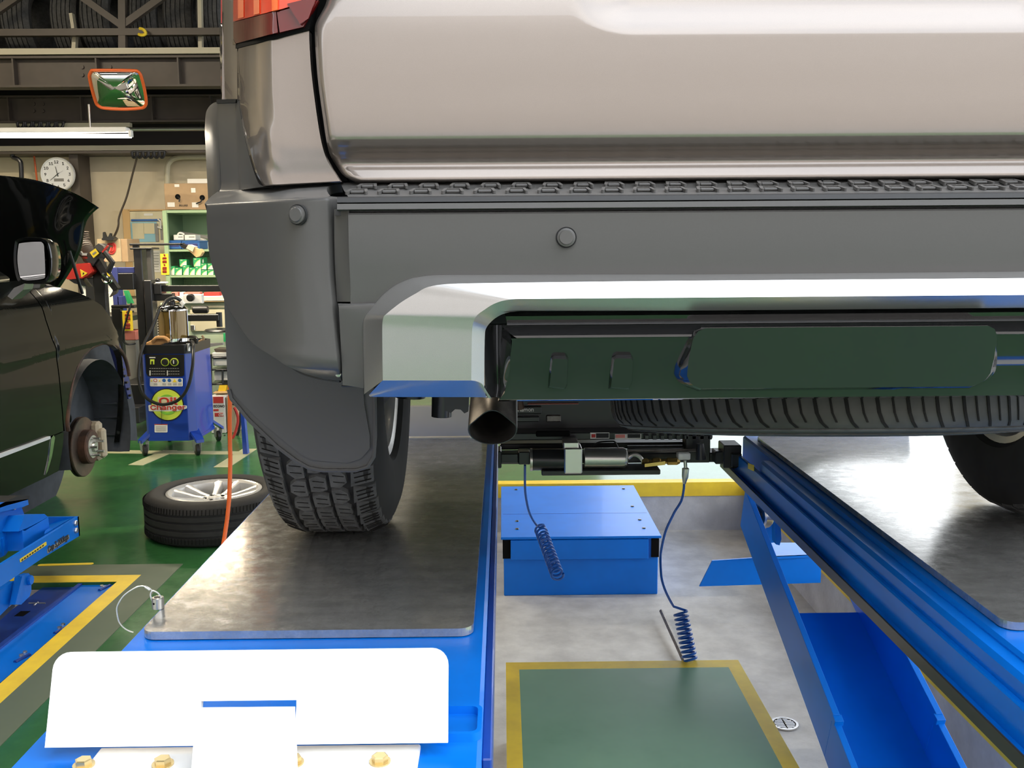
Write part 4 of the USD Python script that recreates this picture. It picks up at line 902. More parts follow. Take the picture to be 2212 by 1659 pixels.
# cartons on the shelf, label on the wall
YS = 8.35
def carton(name, x0, y0, x1, y1, y, d, label, group=None, look='card', marks=()):
    a = at(x0, y1, y=y); t = thing(name, label, 'box', (a[0], y, a[2]), group)
    part(t, 'body', bx(x0, y0, x1, y1, y, y+d, .003), K[look], smooth=False)
    for (kind, u0, v0, u1, v1, lk) in marks:
        part(t, kind, bx(u0, v0, u1, v1, y-.002, y+.001, 0), K[lk], smooth=False)
    return t
t = carton('cardboard_carton', 357, 396, 410, 453, YS, .34, 'brown cardboard carton with a cable tail, left one on top of the green shelf', 'cartons on the green shelf', marks=(('label', 362, 437, 377, 447, 'paper'), ('tape_label', 377, 398, 387, 404, 'paper')))
part(t, 'cable_hole', M().lathe([(0, 0), (.022, 0), (.022, .003), (0, .003)], 20, frame(at(384, 425, y=YS), (0, -1, 0))), K['gap']); part(t, 'cable_tail', M().tube([at(384, 425, y=YS-.005), at(388, 430, y=YS-.03), at(387, 436, y=YS-.03)], .006, 6), K['satin'])
text('BUJAX', 387, 446, YS-.0015, 4, t, 'ink')
t = carton('cardboard_carton', 411.6, 396, 462, 453, YS, .34, 'brown cardboard carton with a cable tail, right one on top of the green shelf', 'cartons on the green shelf', marks=(('label', 415, 437, 428, 448, 'paper'), ('tape_label', 413, 406, 422, 416, 'paper')))
part(t, 'cable_hole', M().lathe([(0, 0), (.022, 0), (.022, .003), (0, .003)], 20, frame(at(437, 427, y=YS), (0, -1, 0))), K['gap']); part(t, 'cable_tail', M().tube([at(437, 427, y=YS-.005), at(434, 436, y=YS-.03), at(424, 440, y=YS-.03)], .006, 6), K['satin'])
single('paper_sign', 'long white paper sign lying on top of the cartons', 'paper', bx(405, 386, 462, 396, YS+.04, YS+.06, 0), K['paper'], smooth=False)
# green steel shelf
t = thing('steel_shelf', 'green steel shelf unit with perforated back against the back wall', 'shelf', at(410, 640, y=YS))
zlow = 0.0
def post(x, parent, look='grn_shelf'):
    a = at(x, 455, y=YS); part(parent, 'post', M().box((a[0]-.018, YS-.005, zlow), (a[0]+.018, YS+.03, a[2]), .002), K[look], smooth=False)
XL, XR = at(355, 500, y=YS)[0], at(500, 500, y=YS)[0]
a = at(355, 455, y=YS); post(355, t); part(t, 'post', M().box((XR-.018, YS, 0), (XR+.018, YS+.03, a[2]), .002), K['grn_shelf'])
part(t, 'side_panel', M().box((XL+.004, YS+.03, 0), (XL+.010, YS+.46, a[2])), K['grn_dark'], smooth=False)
part(t, 'back_panel', M().box((XL, YS+.46, 0), (XR, YS+.47, a[2])), K['grn_shelf'], smooth=False)
for py0, py1 in ((454, 460), (539, 544), (595, 600)):
    b0, b1 = at(360, py1, y=YS), at(360, py0, y=YS); part(t, 'shelf_board', M().box((XL, YS, b0[2]), (XR, YS+.46, b1[2]), .002), K['grn_shelf'], smooth=False)
for py0, py1 in ((546, 556), (602, 617)):
    b0, b1 = at(385, py1, y=YS+.40), at(385, py0, y=YS+.40)
    part(t, 'perforated_panel', M().box((at(384, 550, y=YS+.40)[0], YS+.40, b0[2]), (XR, YS+.41, b1[2])), K['grn_shelf'], smooth=False)
    h = M(); nz = 3 if py1-py0 < 12 else 4
    for i in range(30):
        for j in range(nz):
            cx_, cz_ = at(388, 550, y=YS+.40)[0]+.0135*i, b0[2]+(b1[2]-b0[2])*(j+.5)/nz
            if cx_ < XR: h.box((cx_-.0036, YS+.398, cz_-.0036), (cx_+.0036, YS+.402, cz_+.0036))
    part(t, 'perforation', h, K['grn_dark'], smooth=False, kind='stuff')
# things on the shelf
def bin_(x0, x1, label):
    a = at(x0, 538, y=YS+.05); t = thing('blue_bin', label, 'bin', (a[0], YS+.05, a[2]), 'blue parts bins')
    part(t, 'bin_body', bx(x0, 522, x1, 538, YS+.05, YS+.28, .004), K['bluebox']); part(t, 'rim', bx(x0-.5, 519.5, x1+.5, 523, YS+.045, YS+.285, .003), K['bluebox']); part(t, 'label_slot', bx(x0+5, 526, x1-5, 533, YS+.046, YS+.05, 0), K['navy'])
bin_(363.5, 391, 'blue plastic parts bin, left one on the upper green shelf'); bin_(393, 431, 'blue plastic parts bin, right one on the upper green shelf')
def smallbox(name, x0, y0, x1, y1, y, label, look, cat='box', group=None, d=.12):
    a = at(x0, y1, y=y); return single(name, label, cat, bx(x0, y0, x1, y1, y, y+d, .003), K[look], group, smooth=False)
t = carton('white_box', 375, 507, 396, 518.5, YS+.09, .14, 'small white carton, left one on the blue bins', 'white cartons on the bins', 'paper', (('print', 385, 511, 394, 513, 'greyink'),))
t = carton('white_box', 399, 507, 422, 518.5, YS+.09, .14, 'small white carton, right one on the blue bins', 'white cartons on the bins', 'paper', (('print', 408, 511, 420, 513, 'greyink'),))
part(t, 'wrap', M().tube(curve([at(384, 507, y=YS+.1), at(388, 503, y=YS+.1), at(394, 504, y=YS+.1), at(398, 507, y=YS+.1)], 8), .008, 6), K['paper'])
single('clear_bag', 'clear crinkled bag behind the bins on the upper green shelf', 'bag', M().slab([at(*p, y=YS+.31) for p in ((424, 512), (440, 516), (447, 524), (447, 538), (434, 538))], (0, .06, 0)), K['paper'])
single('grey_tube', 'grey cardboard tube lying slantwise behind the cartons on the shelf', 'tube', M().tube([at(382, 502, y=YS+.38), at(450, 513, y=YS+.36)], .016, 10), K['greyink'])
# filter boxes: green with a cream swoosh
def filter_box(x0, y0, x1, y1, y, label):
    a = at(x0, y1, y=y); t = thing('filter_box', label, 'box', (a[0], y, a[2]), 'green filter boxes')
    part(t, 'carton', bx(x0, y0, x1, y1, y, y+.10, .002), K['green'], smooth=False)
    P_ = lambda u, v: (x0+(x1-x0)*u, y0+(y1-y0)*v)
    px2([P_(.08, 1), P_(.1, .82), P_(.3, .55), P_(.6, .32), P_(1, .14), P_(1, .24), P_(.62, .42), P_(.38, .65), P_(.25, .9), P_(.24, 1)], y-.001, .001, 'lime', t, 'swoosh')
    px2([P_(.24, 1), P_(.25, .9), P_(.38, .65), P_(.62, .42), P_(1, .24), P_(1, 1)], y-.001, .001, 'paper', t, 'pale_panel')
    px2([P_(.12, .10), P_(.42, .10), P_(.42, .2), P_(.12, .2)], y-.001, .001, 'paper2', t, 'print')
row = [(365, 575, 377, 594), (378, 578, 393, 594), (395, 573, 408, 594), (409, 578, 421, 594), (422, 575, 434, 594), (435, 583, 447, 594), (448, 583, 461, 594)]
for i, r in enumerate(row):
    filter_box(*r, YS+.04, f'green filter box, {["first", "second", "third", "fourth", "fifth", "sixth", "seventh"][i]} from the left in the bottom row on the green shelf')
filter_box(388, 560, 403, 576, YS+.07, 'green filter box on top of the row, over the gap between second and third'); filter_box(418, 557, 433, 576, YS+.07, 'green filter box standing highest, over the fifth box of the row')
filter_box(434, 569, 446, 582, YS+.05, 'green filter box stacked over the sixth box of the row'); filter_box(448, 569, 461, 582, YS+.05, 'green filter box stacked over the seventh box of the row'); filter_box(434, 556, 440, 568, YS+.12, 'green filter box half hidden behind the tallest stacked one')
# notice board and papers
YN = 9.165
t = thing('notice_board', 'cream notice board hung with plastic sheet pockets beside the green shelf', 'board', at(315, 560, y=YN))
part(t, 'panel', bx(279, 456, 356, 640, YN, YN+.03), K['paper2'], smooth=False); part(t, 'frame_strip', bx(276, 452, 356, 456, YN-.01, YN+.03), K['wood'], smooth=False); part(t, 'frame_strip', bx(275, 452, 279, 640, YN-.01, YN+.03), K['wood'], smooth=False)
part(t, 'title_label', bx(311, 461, 330, 466, YN-.003, YN, 0), K['paper'], smooth=False)
part(t, 'hanger_bar', bx(283, 473, 346, 478, YN-.012, YN, .002), K['bluebox'], smooth=False)
part(t, 'sheet', bx(284, 479, 338, 523, YN-.004, YN, 0), K['bluepap'], smooth=False); part(t, 'paper', bx(287, 482, 310, 516, YN-.007, YN-.004, 0), K['paper2'], smooth=False); part(t, 'paper', bx(311, 482, 333, 505, YN-.007, YN-.004, 0), K['paper2'], smooth=False)
part(t, 'ring_pen', bx(336, 483, 341, 522, YN-.01, YN-.004, .002), K['greyink'], smooth=False); part(t, 'ring_pen', bx(347, 487, 350, 518, YN-.01, YN-.004, .002), K['greyink'], smooth=False)
part(t, 'paper', bx(326, 541, 345, 588, YN-.004, YN, 0), K['paper'], smooth=False); part(t, 'paper', bx(305, 537, 314, 590, YN-.004, YN, 0), K['paper'], smooth=False)
part(t, 'tie', M().tube(curve([at(341, 474, y=YN-.02), at(347, 480, y=YN-.03), at(347, 492, y=YN-.03), at(340, 490, y=YN-.03), at(349, 494, y=YN-.03)], 12), .007, 6), K['paper'])
for i in range(7): part(t, 'print_line', bx(328, 546+i*6, 343, 547+i*6, YN-.006, YN-.004, 0), K['greyink'], smooth=False)
# yellow hanging signs with dark red brush characters (digit, stroke characters)
def sign(x0, y0, x1, y1, y, label, group):
    t = thing('yellow_sign', label, 'sign', at((x0+x1)/2, y1, y=y), group); part(t, 'board', bx(x0, y0, x1, y1, y, y+.008, .002), K['signyel'], smooth=False)
    w, h = x1-x0, y1-y0; u = lambda a, b: at(x0+w*a, y0+h*b, y=y-.002)
    def st(a, b, c, d, r=.0055): part(t, 'stroke', M().tube([u(a, b), u(c, d)], r, 5), K['inkred'])
    for o in (.04, .50): st(.40, o+.03, .52, o); st(.52, o, .52, o+.08)
    for o in (.19,): st(.25, o, .75, o); st(.3, o+.045, .72, o+.045); st(.3, o, .25, o+.07); st(.72, o, .72, o+.06)
    for o in (.34, .65, .80):
        st(.25, o, .78, o); st(.25, o+.035, .78, o+.035); st(.22, o+.07, .8, o+.07); st(.5, o-.02, .5, o+.09); st(.3, o, .3, o+.09); st(.72, o, .72, o+.09)
    return t
sign(348, 548, 363, 594, 8.335, 'yellow hanging sign with dark red characters at the edge of the green shelf', 'yellow signs')
sign(266, 671, 285, 715, 7.49, 'yellow hanging sign with dark red characters behind the black hose, lower left', 'yellow signs')
# --------------------------------------------------------- tyre changer (black posts and arms)
YT = 7.25
t = thing('tyre_changer', 'tall black tyre changing machine with twin posts and a padded arm', 'tyre changer', at(300, 860, y=YT))
def tb(name, x0, y0, x1, y1, d0, d1, look='satin', c=.004): return part(t, name, bx(x0, y0, x1, y1, YT+d0, YT+d1, c), K[look], smooth=False)
p0, p1 = at(287, 537, y=YT), at(318, 885, y=YT)
part(t, 'column', M().box((p0[0], YT, 0.12), (at(305, 537, y=YT)[0], YT+.12, p0[2]), .006), K['satin'], smooth=False)
part(t, 'column', M().box((at(315, 605, y=YT)[0], YT-.05, .12), (at(331, 605, y=YT)[0], YT+.06, at(315, 605, y=YT)[2]), .005), K['satin'], smooth=False)
part(t, 'slide_bar', M().box((at(315, 537, y=YT)[0], YT, at(0, 610, y=YT)[2]), (at(326, 537, y=YT)[0], YT+.05, p0[2]), .004), K['plastic'], smooth=False)
tb('column_cap', 280, 535, 328, 539, -.02, .14, 'black'); tb('swing_arm', 279, 525, 395, 530.5, 0, .05, 'black'); tb('arm_pivot', 286, 530, 298, 536, .01, .04, 'black')
part(t, 'arm_elbow', M().slab([at(*p, y=YT) for p in ((390, 525), (402, 530), (405, 534), (398, 538), (388, 531))], (0, .05, 0)), K['black'], smooth=False)
part(t, 'arm_tip', M().slab([at(*p, y=YT-.01) for p in ((408, 528), (424, 537), (433, 538), (437, 545), (432, 553), (424, 556), (402, 536))], (0, .06, 0)), K['wood'], 'worn wooden arm tip', smooth=False)
part(t, 'tip_clamp', M().slab([at(*p, y=YT-.02) for p in ((407, 528), (420, 533), (416, 544), (402, 536))], (0, .08, 0)), K['cream'], smooth=False)
tb('knob_post', 335, 609, 358, 613, -.02, .04, 'white'); part(t, 'knob', M().mani(m3.Manifold.sphere(.018, 20).translate(list(at(341, 606, y=YT)))), K['black'])
tb('cross_arm', 345, 616, 478, 630, 0, .07, 'black'); tb('arm_bracket', 332, 612, 347, 636, -.02, .09, 'satin'); tb('lower_bracket', 331, 634, 372, 650, -.01, .06, 'black')
tb('crank_box', 256, 590, 287, 626, -.05, .06, 'black'); tb('crank_plate', 254, 577, 290, 590, .02, .05, 'navy')
part(t, 'hex_knob', M().lathe([(0, -.02), (.026, -.02), (.028, -.01), (.028, .015), (.02, .02), (0, .02)], 14, frame(at(412, 643, y=YT-.1), (0, -1, 0))), K['black'])
tb('gauge_block', 396, 636, 436, 656, -.06, -.01, 'white')
a = at(405, 686, y=YT-.15)
tb('press_arm', 405, 679, 472, 694, -.18, -.10, 'black'); part(t, 'press_post', M().lathe([(0, -.03), (.021, -.03), (.021, .075), (0, .075)], 20, frame(at(474, 697, y=YT-.14), (0, 0, 1))), K['black'])
part(t, 'press_disc', M().lathe([(0, 0), (.10, 0), (.112, .008), (.10, .018), (.03, .026), (0, .026)], 40, frame(at(475, 716, y=YT-.14), (0, 0, 1))), K['satin'])
part(t, 'rubber_roller', M().lathe([(0, 0), (.022, 0), (.027, .01), (.027, .10), (.022, .11), (0, .11)], 24, frame(at(417, 669, y=YT-.14), (1, 0, 0))), K['black'])
tb('base', 255, 830, 345, 905, -.15, .3, 'black'); tb('pedal_box', 250, 880, 300, 915, -.3, -.1, 'satin')
tb('mast', 191, 599, 220, 720, 0, .1, 'black'); tb('mast_cap', 187, 597, 221, 602, -.01, .11, 'black')
part(t, 'air_hose', M().tube(curve([at(284, 655, y=YT-.1), at(276, 680, y=YT-.12), at(268, 710, y=YT-.12), at(266, 735, y=YT-.1), at(276, 744, y=YT-.1), at(292, 742, y=YT-.05)], 24), .007, 6), K['black'])
# red strut tool with black arm, above the minivan
YR = 6.75
t = thing('strut_press', 'red and black workshop press arm with yellow warning stickers above the minivan hood', 'press', at(190, 640, y=YR))
def tp(name, pts, d0, th, look, label=None): return part(t, name, M().slab([at(px, py, y=YR+d0) for px, py in pts], (0, th, 0)), K[look], label, smooth=False)
tp('red_arm', [(134, 597), (163, 574), (175, 570), (186, 600), (146, 604)], 0, .10, 'red'); tp('red_housing', [(164, 570), (188, 568), (199, 586), (195, 592), (176, 602), (168, 592)], -.03, .14, 'red'); tp('housing_side', [(188, 568), (192, 569), (199, 585), (198, 588), (186, 597), (180, 588)], -.06, .03, 'red')
tp('warning_triangle', [(173, 582), (189, 590), (176, 599)], -.066, .004, 'signyel', 'yellow triangular warning sticker'); tp('sticker_mark', [(179, 588.5), (182, 590), (178.5, 593.5)], -.069, .003, 'ink')
tp('black_mount', [(148, 604), (166, 590), (172, 596), (190, 620), (160, 612)], .04, .08, 'satin')
tp('head', [(186, 562), (212, 526), (224, 532), (220, 543), (213, 556), (200, 575)], -.02, .12, 'satin'); tp('head_cap', [(203, 533), (213, 526), (222, 531), (226, 538), (216, 545)], -.04, .05, 'plastic')
tp('yellow_sticker', [(193.5, 545.5), (206, 536.5), (214, 547), (202, 557.5)], -.045, .004, 'signyel', 'yellow square sticker'); tp('sticker_mark', [(199, 548), (206, 543), (208, 545), (201, 551)], -.048, .002, 'greyink')
tp('red_lever', [(219, 544), (231, 530), (233, 532), (222, 546)], -.05, .02, 'red')
part(t, 'handle', M().tube([at(225, 544, y=YR-.03), at(243, 567, y=YR-.03), at(233, 588, y=YR-.03)], .020, 8), K['black'])
tp('boom', [(205, 572), (214, 558), (240, 602), (254, 622), (246, 630), (232, 612)], 0, .06, 'black')
part(t, 'boom_ring', M().tube(curve([at(222, 592, y=YR-.04), at(232, 598, y=YR-.05), at(240, 606, y=YR-.05), at(232, 611, y=YR-.05), at(222, 602, y=YR-.04)], 16), .010, 8), K['chrome'])
tp('small_triangle', [(230, 587), (238, 596), (233, 600)], -.045, .004, 'signyel'); tp('hook', [(243, 630), (254, 626), (250, 634), (236, 642)], 0, .03, 'steelpipe')
part(t, 'stand_post', M().box((at(205, 600, y=YR)[0]-.04, YR+.06, 0), (at(205, 600, y=YR)[0]+.04, YR+.12, at(205, 566, y=YR)[2]), .005), K['black'])
part(t, 'pump_neck', M().tube(curve([at(172, 545, y=YR+.05), at(180, 552, y=YR+.05), at(190, 552, y=YR+.05)], 8), .018, 8), K['black'])
single('ribbed_hose', 'dark ribbed exhaust hose hanging behind the raised hood', 'hose', M().tube(curve([at(176, 500, y=7.0), at(180, 520, y=7.0), at(186, 538, y=6.95), at(196, 560, y=6.9)], 60), .045+.006*np.sin(np.arange(60)*1.6), 12), K['beam'])
# carton with a red mark and things on the back bench
t = carton('printed_carton', 212, 516, 259, 566, 8.0, .3, 'pale cardboard carton with a red curly mark below the hanging cable', None, 'card2')
part(t, 'print', M().tube(curve([at(*p, y=7.995) for p in ((238, 545), (230, 540), (230, 532), (238, 527), (246, 530), (246, 540), (240, 543), (240, 534))], 30), .010, 5), K['redpap']); part(t, 'print', M().tube(curve([at(*p, y=7.995) for p in ((243, 525), (249, 530), (248, 542), (242, 548), (234, 545))], 24), .008, 5), K['redpap'])
text('AL', 226, 565, 7.998, 12, t, 'redpap', fr=A([[0, -1., 0, at(226, 566, y=7.998)[0]], [0, 0, -1, 7.998], [1, 0, 0, at(226, 566, y=7.998)[2]], [0, 0, 0, 1]]))
part(t, 'side_flap', bx(259, 516, 274, 566, 8.02, 8.3, .003), K['card'])
t = thing('cable_plug', 'black forked plug lying on the pale carton at the end of the cable', 'plug', at(233, 518, y=7.95))
part(t, 'plug_body', M().slab([at(*p, y=7.92) for p in ((219, 517), (222, 513), (240, 510), (247, 515), (244, 519), (222, 519.5))], (0, .08, 0)), K['black'], smooth=False)
for q in (((222, 502), (225, 501), (229, 512), (222, 513)), ((234, 511), (237, 503.5), (239, 504), (240, 511))): part(t, 'prong', M().slab([at(*p, y=7.93) for p in q], (0, .03, 0)), K['black'], smooth=False)
single('back_bench', 'dark steel bench carrying folders behind the tyre changer', 'bench', M().box((at(150, 700, y=7.7)[0], 7.6, .80), (at(292, 700, y=7.7)[0], 8.1, .84), .003), K['satin'])
for i, (x0, x1, y0, y1, lk, lab) in enumerate(((246, 252, 578, 675.5, 'navy', 'upright navy ring binder left of the black post'), (226, 243, 632, 675.5, 'paper', 'white notice card with black characters on the bench'), (255, 262, 640, 675.5, 'navy', 'navy folder standing by the green wedge'))):
    single(['ring_binder', 'notice_card', 'folder'][i], lab, ['binder', 'card', 'folder'][i], bx(x0, y0, x1, y1, 7.6, 7.7 if i != 1 else 7.62, .003), K[lk], smooth=False)
single('green_wedge', 'green plastic wedge leaning beside the black post', 'wedge', M().slab([at(*p, y=7.5) for p in ((267, 628), (273, 628), (285, 656), (275, 656))], (0, .05, 0)), K['green'])
t = thing('gauge_panel', 'white wall panel with two round pressure gauges behind the press arm', 'gauge panel', at(215, 640, y=8.0))
part(t, 'panel', bx(176, 575, 246, 668, 7.97, 8.0), K['paper'], smooth=False)
for cx in (184, 227):
    fr = frame(at(cx, 611, y=7.965), (0, -1, 0)); part(t, 'gauge_rim', M().lathe([(.020, 0), (.030, 0), (.030, .02), (.024, .024), (.020, .02)], 24, fr), K['zinc']); part(t, 'gauge_face', M().lathe([(0, .004), (.024, .004), (.024, 0), (0, 0)], 24, fr), K['bluepap']); part(t, 'needle', M().tube([at(cx, 612, y=7.955), at(cx+4, 608, y=7.955)], .002, 4), K['ink'])
# bench and clutter right of the oil cart
YG = 7.75
t = thing('pale_green_bench', 'pale green workbench cabinet behind the oil cart', 'workbench', at(430, 880, y=YG))
part(t, 'worktop', bx(372, 640, 500, 651, YG-.05, YG+.5), K['paper'], smooth=False); part(t, 'top_edge', bx(372, 651, 500, 653, YG-.05, YG+.45), K['wood'], smooth=False)
part(t, 'front_panel', bx(360, 653, 520, 901, YG, YG+.4), K['grn_pale'] if 'grn_pale' in K else K['grn_shelf'], smooth=False)
part(t, 'drawer', bx(412, 660, 486, 666, YG-.015, YG), K['paper2'], smooth=False); part(t, 'drawer', bx(412, 668, 486, 716, YG-.015, YG), K['paper2'], smooth=False); part(t, 'handle', bx(411, 702, 420, 714, YG-.03, YG-.015), K['zinc'])
single('green_tape', 'bright green tape strip on the pale bench beside the press disc', 'tape', bx(483, 720, 488, 738, YG-.02, YG-.01, 0), K['green'], smooth=False)
for i, (x0, x1, lk, lab) in enumerate(((370, 384, 'pinkred', 'red wedge shaped tool tray under the black cross arm'), (388, 396, 'paper', 'white spray can under the black cross arm'), (398, 432, 'pinkred', 'long faded red tin under the black cross arm'), (440, 474, 'redpap', 'red tin at the right under the black cross arm'))):
    single(['tool_tray', 'spray_can', 'red_tin', 'red_tin'][i], lab, ['tray', 'can', 'tin', 'tin'][i], bx(x0, 631, x1, 640, YG+.05, YG+.12, .004), K[lk])
single('red_board', 'faded red board leaning between the black posts', 'board', M().slab([at(*p, y=7.6) for p in ((313, 673), (317, 681), (323, 690), (326, 909), (318, 909))], (0, .02, 0)), K['pinkred'])
single('red_bar', 'thin dark red bar standing beside the oil tank', 'bar', bx(336, 686, 341, 730, 7.4, 7.43), K['redpap'])
single('grey_case', 'grey tool case on the rack behind the yellow sign', 'case', bx(248, 677, 266, 890, 8.15, 8.3), K['greyink'])
single('pink_bin', 'faded red carton under the yellow sign at lower left', 'box', bx(270, 715, 293, 735, 7.7, 7.9), K['pinkred']); single('grey_carton', 'tall grey carton under the faded red carton', 'box', bx(268, 735.3, 293, 904, 7.7, 7.9), K['greyink']); tk = thing('rack_frame', 'black steel rack frame behind the black hose', 'rack', at(262, 906, y=7.5)); part(tk, 'rail', bx(240, 659, 290, 666, 7.5, 7.58), K['black']); part(tk, 'post', bx(256, 666, 261, 914, 7.5, 7.55), K['black']); part(tk, 'hook_rail', bx(258, 671, 288, 676, 7.5, 7.52), K['black'])
t = thing('wire_cart', 'black wire cart stacked with papers right of the oil cart', 'cart', at(475, 850, y=7.3))
for y0 in (771, 797, 828): part(t, 'shelf', bx(452, y0, 540, y0+4, 7.2, 7.6), K['satin'], smooth=False)
for x in (455, 536): part(t, 'post', M().tube([at(x, 765, y=7.2), at(x, 880, y=7.2)], .012, 8), K['satin'])
part(t, 'post', M().tube([at(481, 800, y=7.2), at(481, 828, y=7.2)], .008, 6), K['satin'])
single('paper_stack', 'stack of papers and books on the top of the wire cart', 'papers', bx(458, 762, 500, 771, 7.22, 7.5), K['paper']); single('book', 'white book with red squares on the wire cart', 'book', bx(460, 775, 500, 790, 7.22, 7.5).add(*bx(462, 785, 467, 789, 7.215, 7.22, 0).get()), K['paper'])
for x0, x1, w in ((463, 478, 'left'), (482, 496, 'right')): single('white_tray', f'white tray on the lower cart shelf, {w} one', 'tray', bx(x0, 802, x1, 822, 7.25, 7.5), K['paper'], 'white trays on the cart')
single('dark_pouch', 'dark brown pouch on the papers beside the oil cart', 'pouch', M().slab([at(*p, y=7.25) for p in ((462, 754), (492, 755), (492, 762), (466, 762))], (0, .15, 0)), K['beam'])
single('spatula', 'grey flat paddle sticking out behind the oil cart', 'paddle', M().slab([at(*p, y=7.0) for p in ((448, 742), (480, 741), (482, 745), (450, 750))], (0, .03, 0)), K['greyink'])
single('yellow_box', 'mustard yellow carton low beside the orange hose', 'box', M().slab([at(*p, y=7.2) for p in ((474, 832), (490, 832), (486, 848), (470, 848))], (0, .12, 0)), K['yellow'])
single('wooden_tray', 'thin wooden tray under the mustard yellow carton', 'tray', bx(460, 847, 500, 850, 7.15, 7.5), K['wood'])
t = carton('oil_carton', 457, 856, 484, 936, 7.1, .25, 'white and red printed carton standing right of the oil cart', None, 'paper', (('print', 461, 857, 482, 871, 'redpap'), ('print', 461, 884, 472, 888, 'redpap'), ('print', 464, 892, 482, 900, 'redpap')))
text('ECONO', 461, 880, 7.099, 5, t, 'ink'); text('0W', 472, 899, 7.096, 6, t, 'paper')
single('kraft_carton', 'plain kraft carton standing right of the printed carton', 'box', bx(492, 858, 508, 935, 7.12, 7.3), K['card2'])
m = M().slab([at(*p, y=6.35) for p in ((519, 882), (526, 888), (535, 984), (525, 986))], (0, .05, 0))
single('blue_stand', 'narrow blue steel stand just behind the grey tyre at left', 'stand', m, K['cartblue'])
for k, (p, lk) in enumerate((([(506, 880), (514, 905), (508, 935), (500, 950), (490, 960)], 'redpap'), ([(502, 872), (520, 880), (516, 930), (500, 955), (484, 940)], 'black'))):
    single('jumper_cable', ['red coiled cable on the floor behind the orange hose', 'black coiled cable on the floor behind the orange hose'][k], 'cable', M().tube(curve([at(*q, y=6.9+.12*k) for q in p], 24), .010, 6), K[lk])
# orange air hose hanging in front
single('orange_hose', 'bright orange air hose hanging straight down beside the mud flap', 'hose', M().tube(curve([at(497, 640, y=3.9)+(.75, 0, 3.42), at(497, 640, y=3.9)+(.1, 0, .45), at(497, 640, y=3.9), at(497, 845, y=3.9), at(497, 960, y=3.9), at(495, 1080, y=3.85), at(485, 1160, y=3.8), at(478, 1200, y=3.75), A([-1.05, 3.70, .01])], 60), .0085, 10), K['hosered'])
# --------------------------------------------------------- oil changer cart
YO = 6.35
o0, o1 = at(304, 760, y=YO), at(396, 760, y=YO)
t = thing('oil_changer', 'blue oil changer cart on castors with a clear brown tank on top', 'oil changer', (at(375, 970, y=YO)[0], YO+.2, 0))
zb, zt_ = .10, at(350, 763, y=YO)[2]
xa, xb = o0[0], o1[0]
def octo(inset=0.):
    c = .045; x0, x1, y0, y1 = xa+inset, xb+.05-inset, YO+inset, YO+.46-inset
    return sg.Polygon([(x0+.02, y0), (x1-c, y0), (x1, y0+c), (x1, y1-c), (x1-c, y1), (x0+c, y1), (x0, y1-c), (x0, y0+.02)]).buffer(-.012).buffer(.012, 4)
part(t, 'cabinet', M().prism(octo(), zt_-zb, h0=zb), K['cartblue'], smooth=35)
part(t, 'top_tray', M().prism(octo(-.004).difference(octo(.012)), at(350, 746, y=YO)[2]-zt_+.006, h0=zt_-.004).prism(octo(.010), .006, h0=zt_), K['black'], 'black tray on top', smooth=35)
FO = YO
def op(pts, th, look, name, label=None, base=0): 
    pl = sg.Polygon([(at(px, py, y=FO)[0], at(px, py, y=FO)[2]) for px, py in pts]); pl = pl.buffer(-.006).buffer(.006, 4) if pl.area > .003 else pl
    return part(t, name, M().prism(pl, th, XZ(FO-base)), K[look], label, False)
op([(314, 766), (398, 766), (398, 810), (393, 813), (320, 813), (316, 806)], .003, 'black', 'control_panel', 'black control panel')
for cx in (357, 377):
    fr = frame(at(cx, 782, y=FO-.004), (0, -1, 0)); part(t, 'dial_ring', M().lathe([(.021, 0), (.0275, 0), (.0275, .004), (.021, .004), (.021, 0)], 28, fr), K['yelring'])
    part(t, 'dial_knob', M().lathe([(0, .02), (.017, .02), (.020, .014), (.020, 0), (0, 0)], 24, fr), K['satin'])
part(t, 'dial_pointer', bx(374, 778, 375.6, 786, FO-.027, FO-.023, 0), K['paper'])
op([(325, 776), (334, 776), (334, 787), (325, 787)], .006, 'yelring', 'switch'); op([(328, 780), (331, 780), (331, 788), (328, 788)], .01, 'satin', 'switch_lever'); op([(323, 771), (336, 771), (336, 773.5), (323, 773.5)], .0045, 'paper', 'print')
for y0, segs in ((795, ((323, 392),)), (801, ((328, 360), (364, 392))), (807, ((328, 360), (364, 392)))):
    for a_, b_ in segs:
        for k in range(int((b_-a_)/5)): op([(a_+k*5, y0), (a_+k*5+3.6, y0), (a_+k*5+3.6, y0+1.6), (a_+k*5, y0+1.6)], .0042, 'greyink', 'print')
op([(323, 800), (326, 800), (326, 811), (323, 811)], .0042, 'paper', 'print'); op([(361, 800), (363, 800), (363, 811), (361, 811)], .0042, 'paper', 'print')
op([(324, 817), (395, 817), (395, 834.5), (324, 834.5)], .002, 'paper', 'safety_label', 'white safety pictogram label')
for cx, lk in ((336, 'redpap'), (354.5, 'bluebox'), (366, 'bluebox'), (388.5, 'bluebox')):
    part(t, 'pictogram', M().lathe([(0, .0035), (.0115, .0035), (.0115, .002), (0, .002)], 20, frame(at(cx, 821.5, y=FO), (0, -1, 0))), K[lk])
part(t, 'pictogram', M().lathe([(0, .0042), (.008, .0042), (.008, .003), (0, .003)], 20, frame(at(336, 821.5, y=FO), (0, -1, 0))), K['paper'])
op([(373, 825.5), (382, 825.5), (377.5, 817.8)], .0035, 'signyel', 'pictogram'); op([(325.5, 824), (329.5, 824), (327.5, 820)], .0035, 'signyel', 'pictogram'); op([(343, 824), (347, 824), (345, 820)], .0035, 'signyel', 'pictogram')
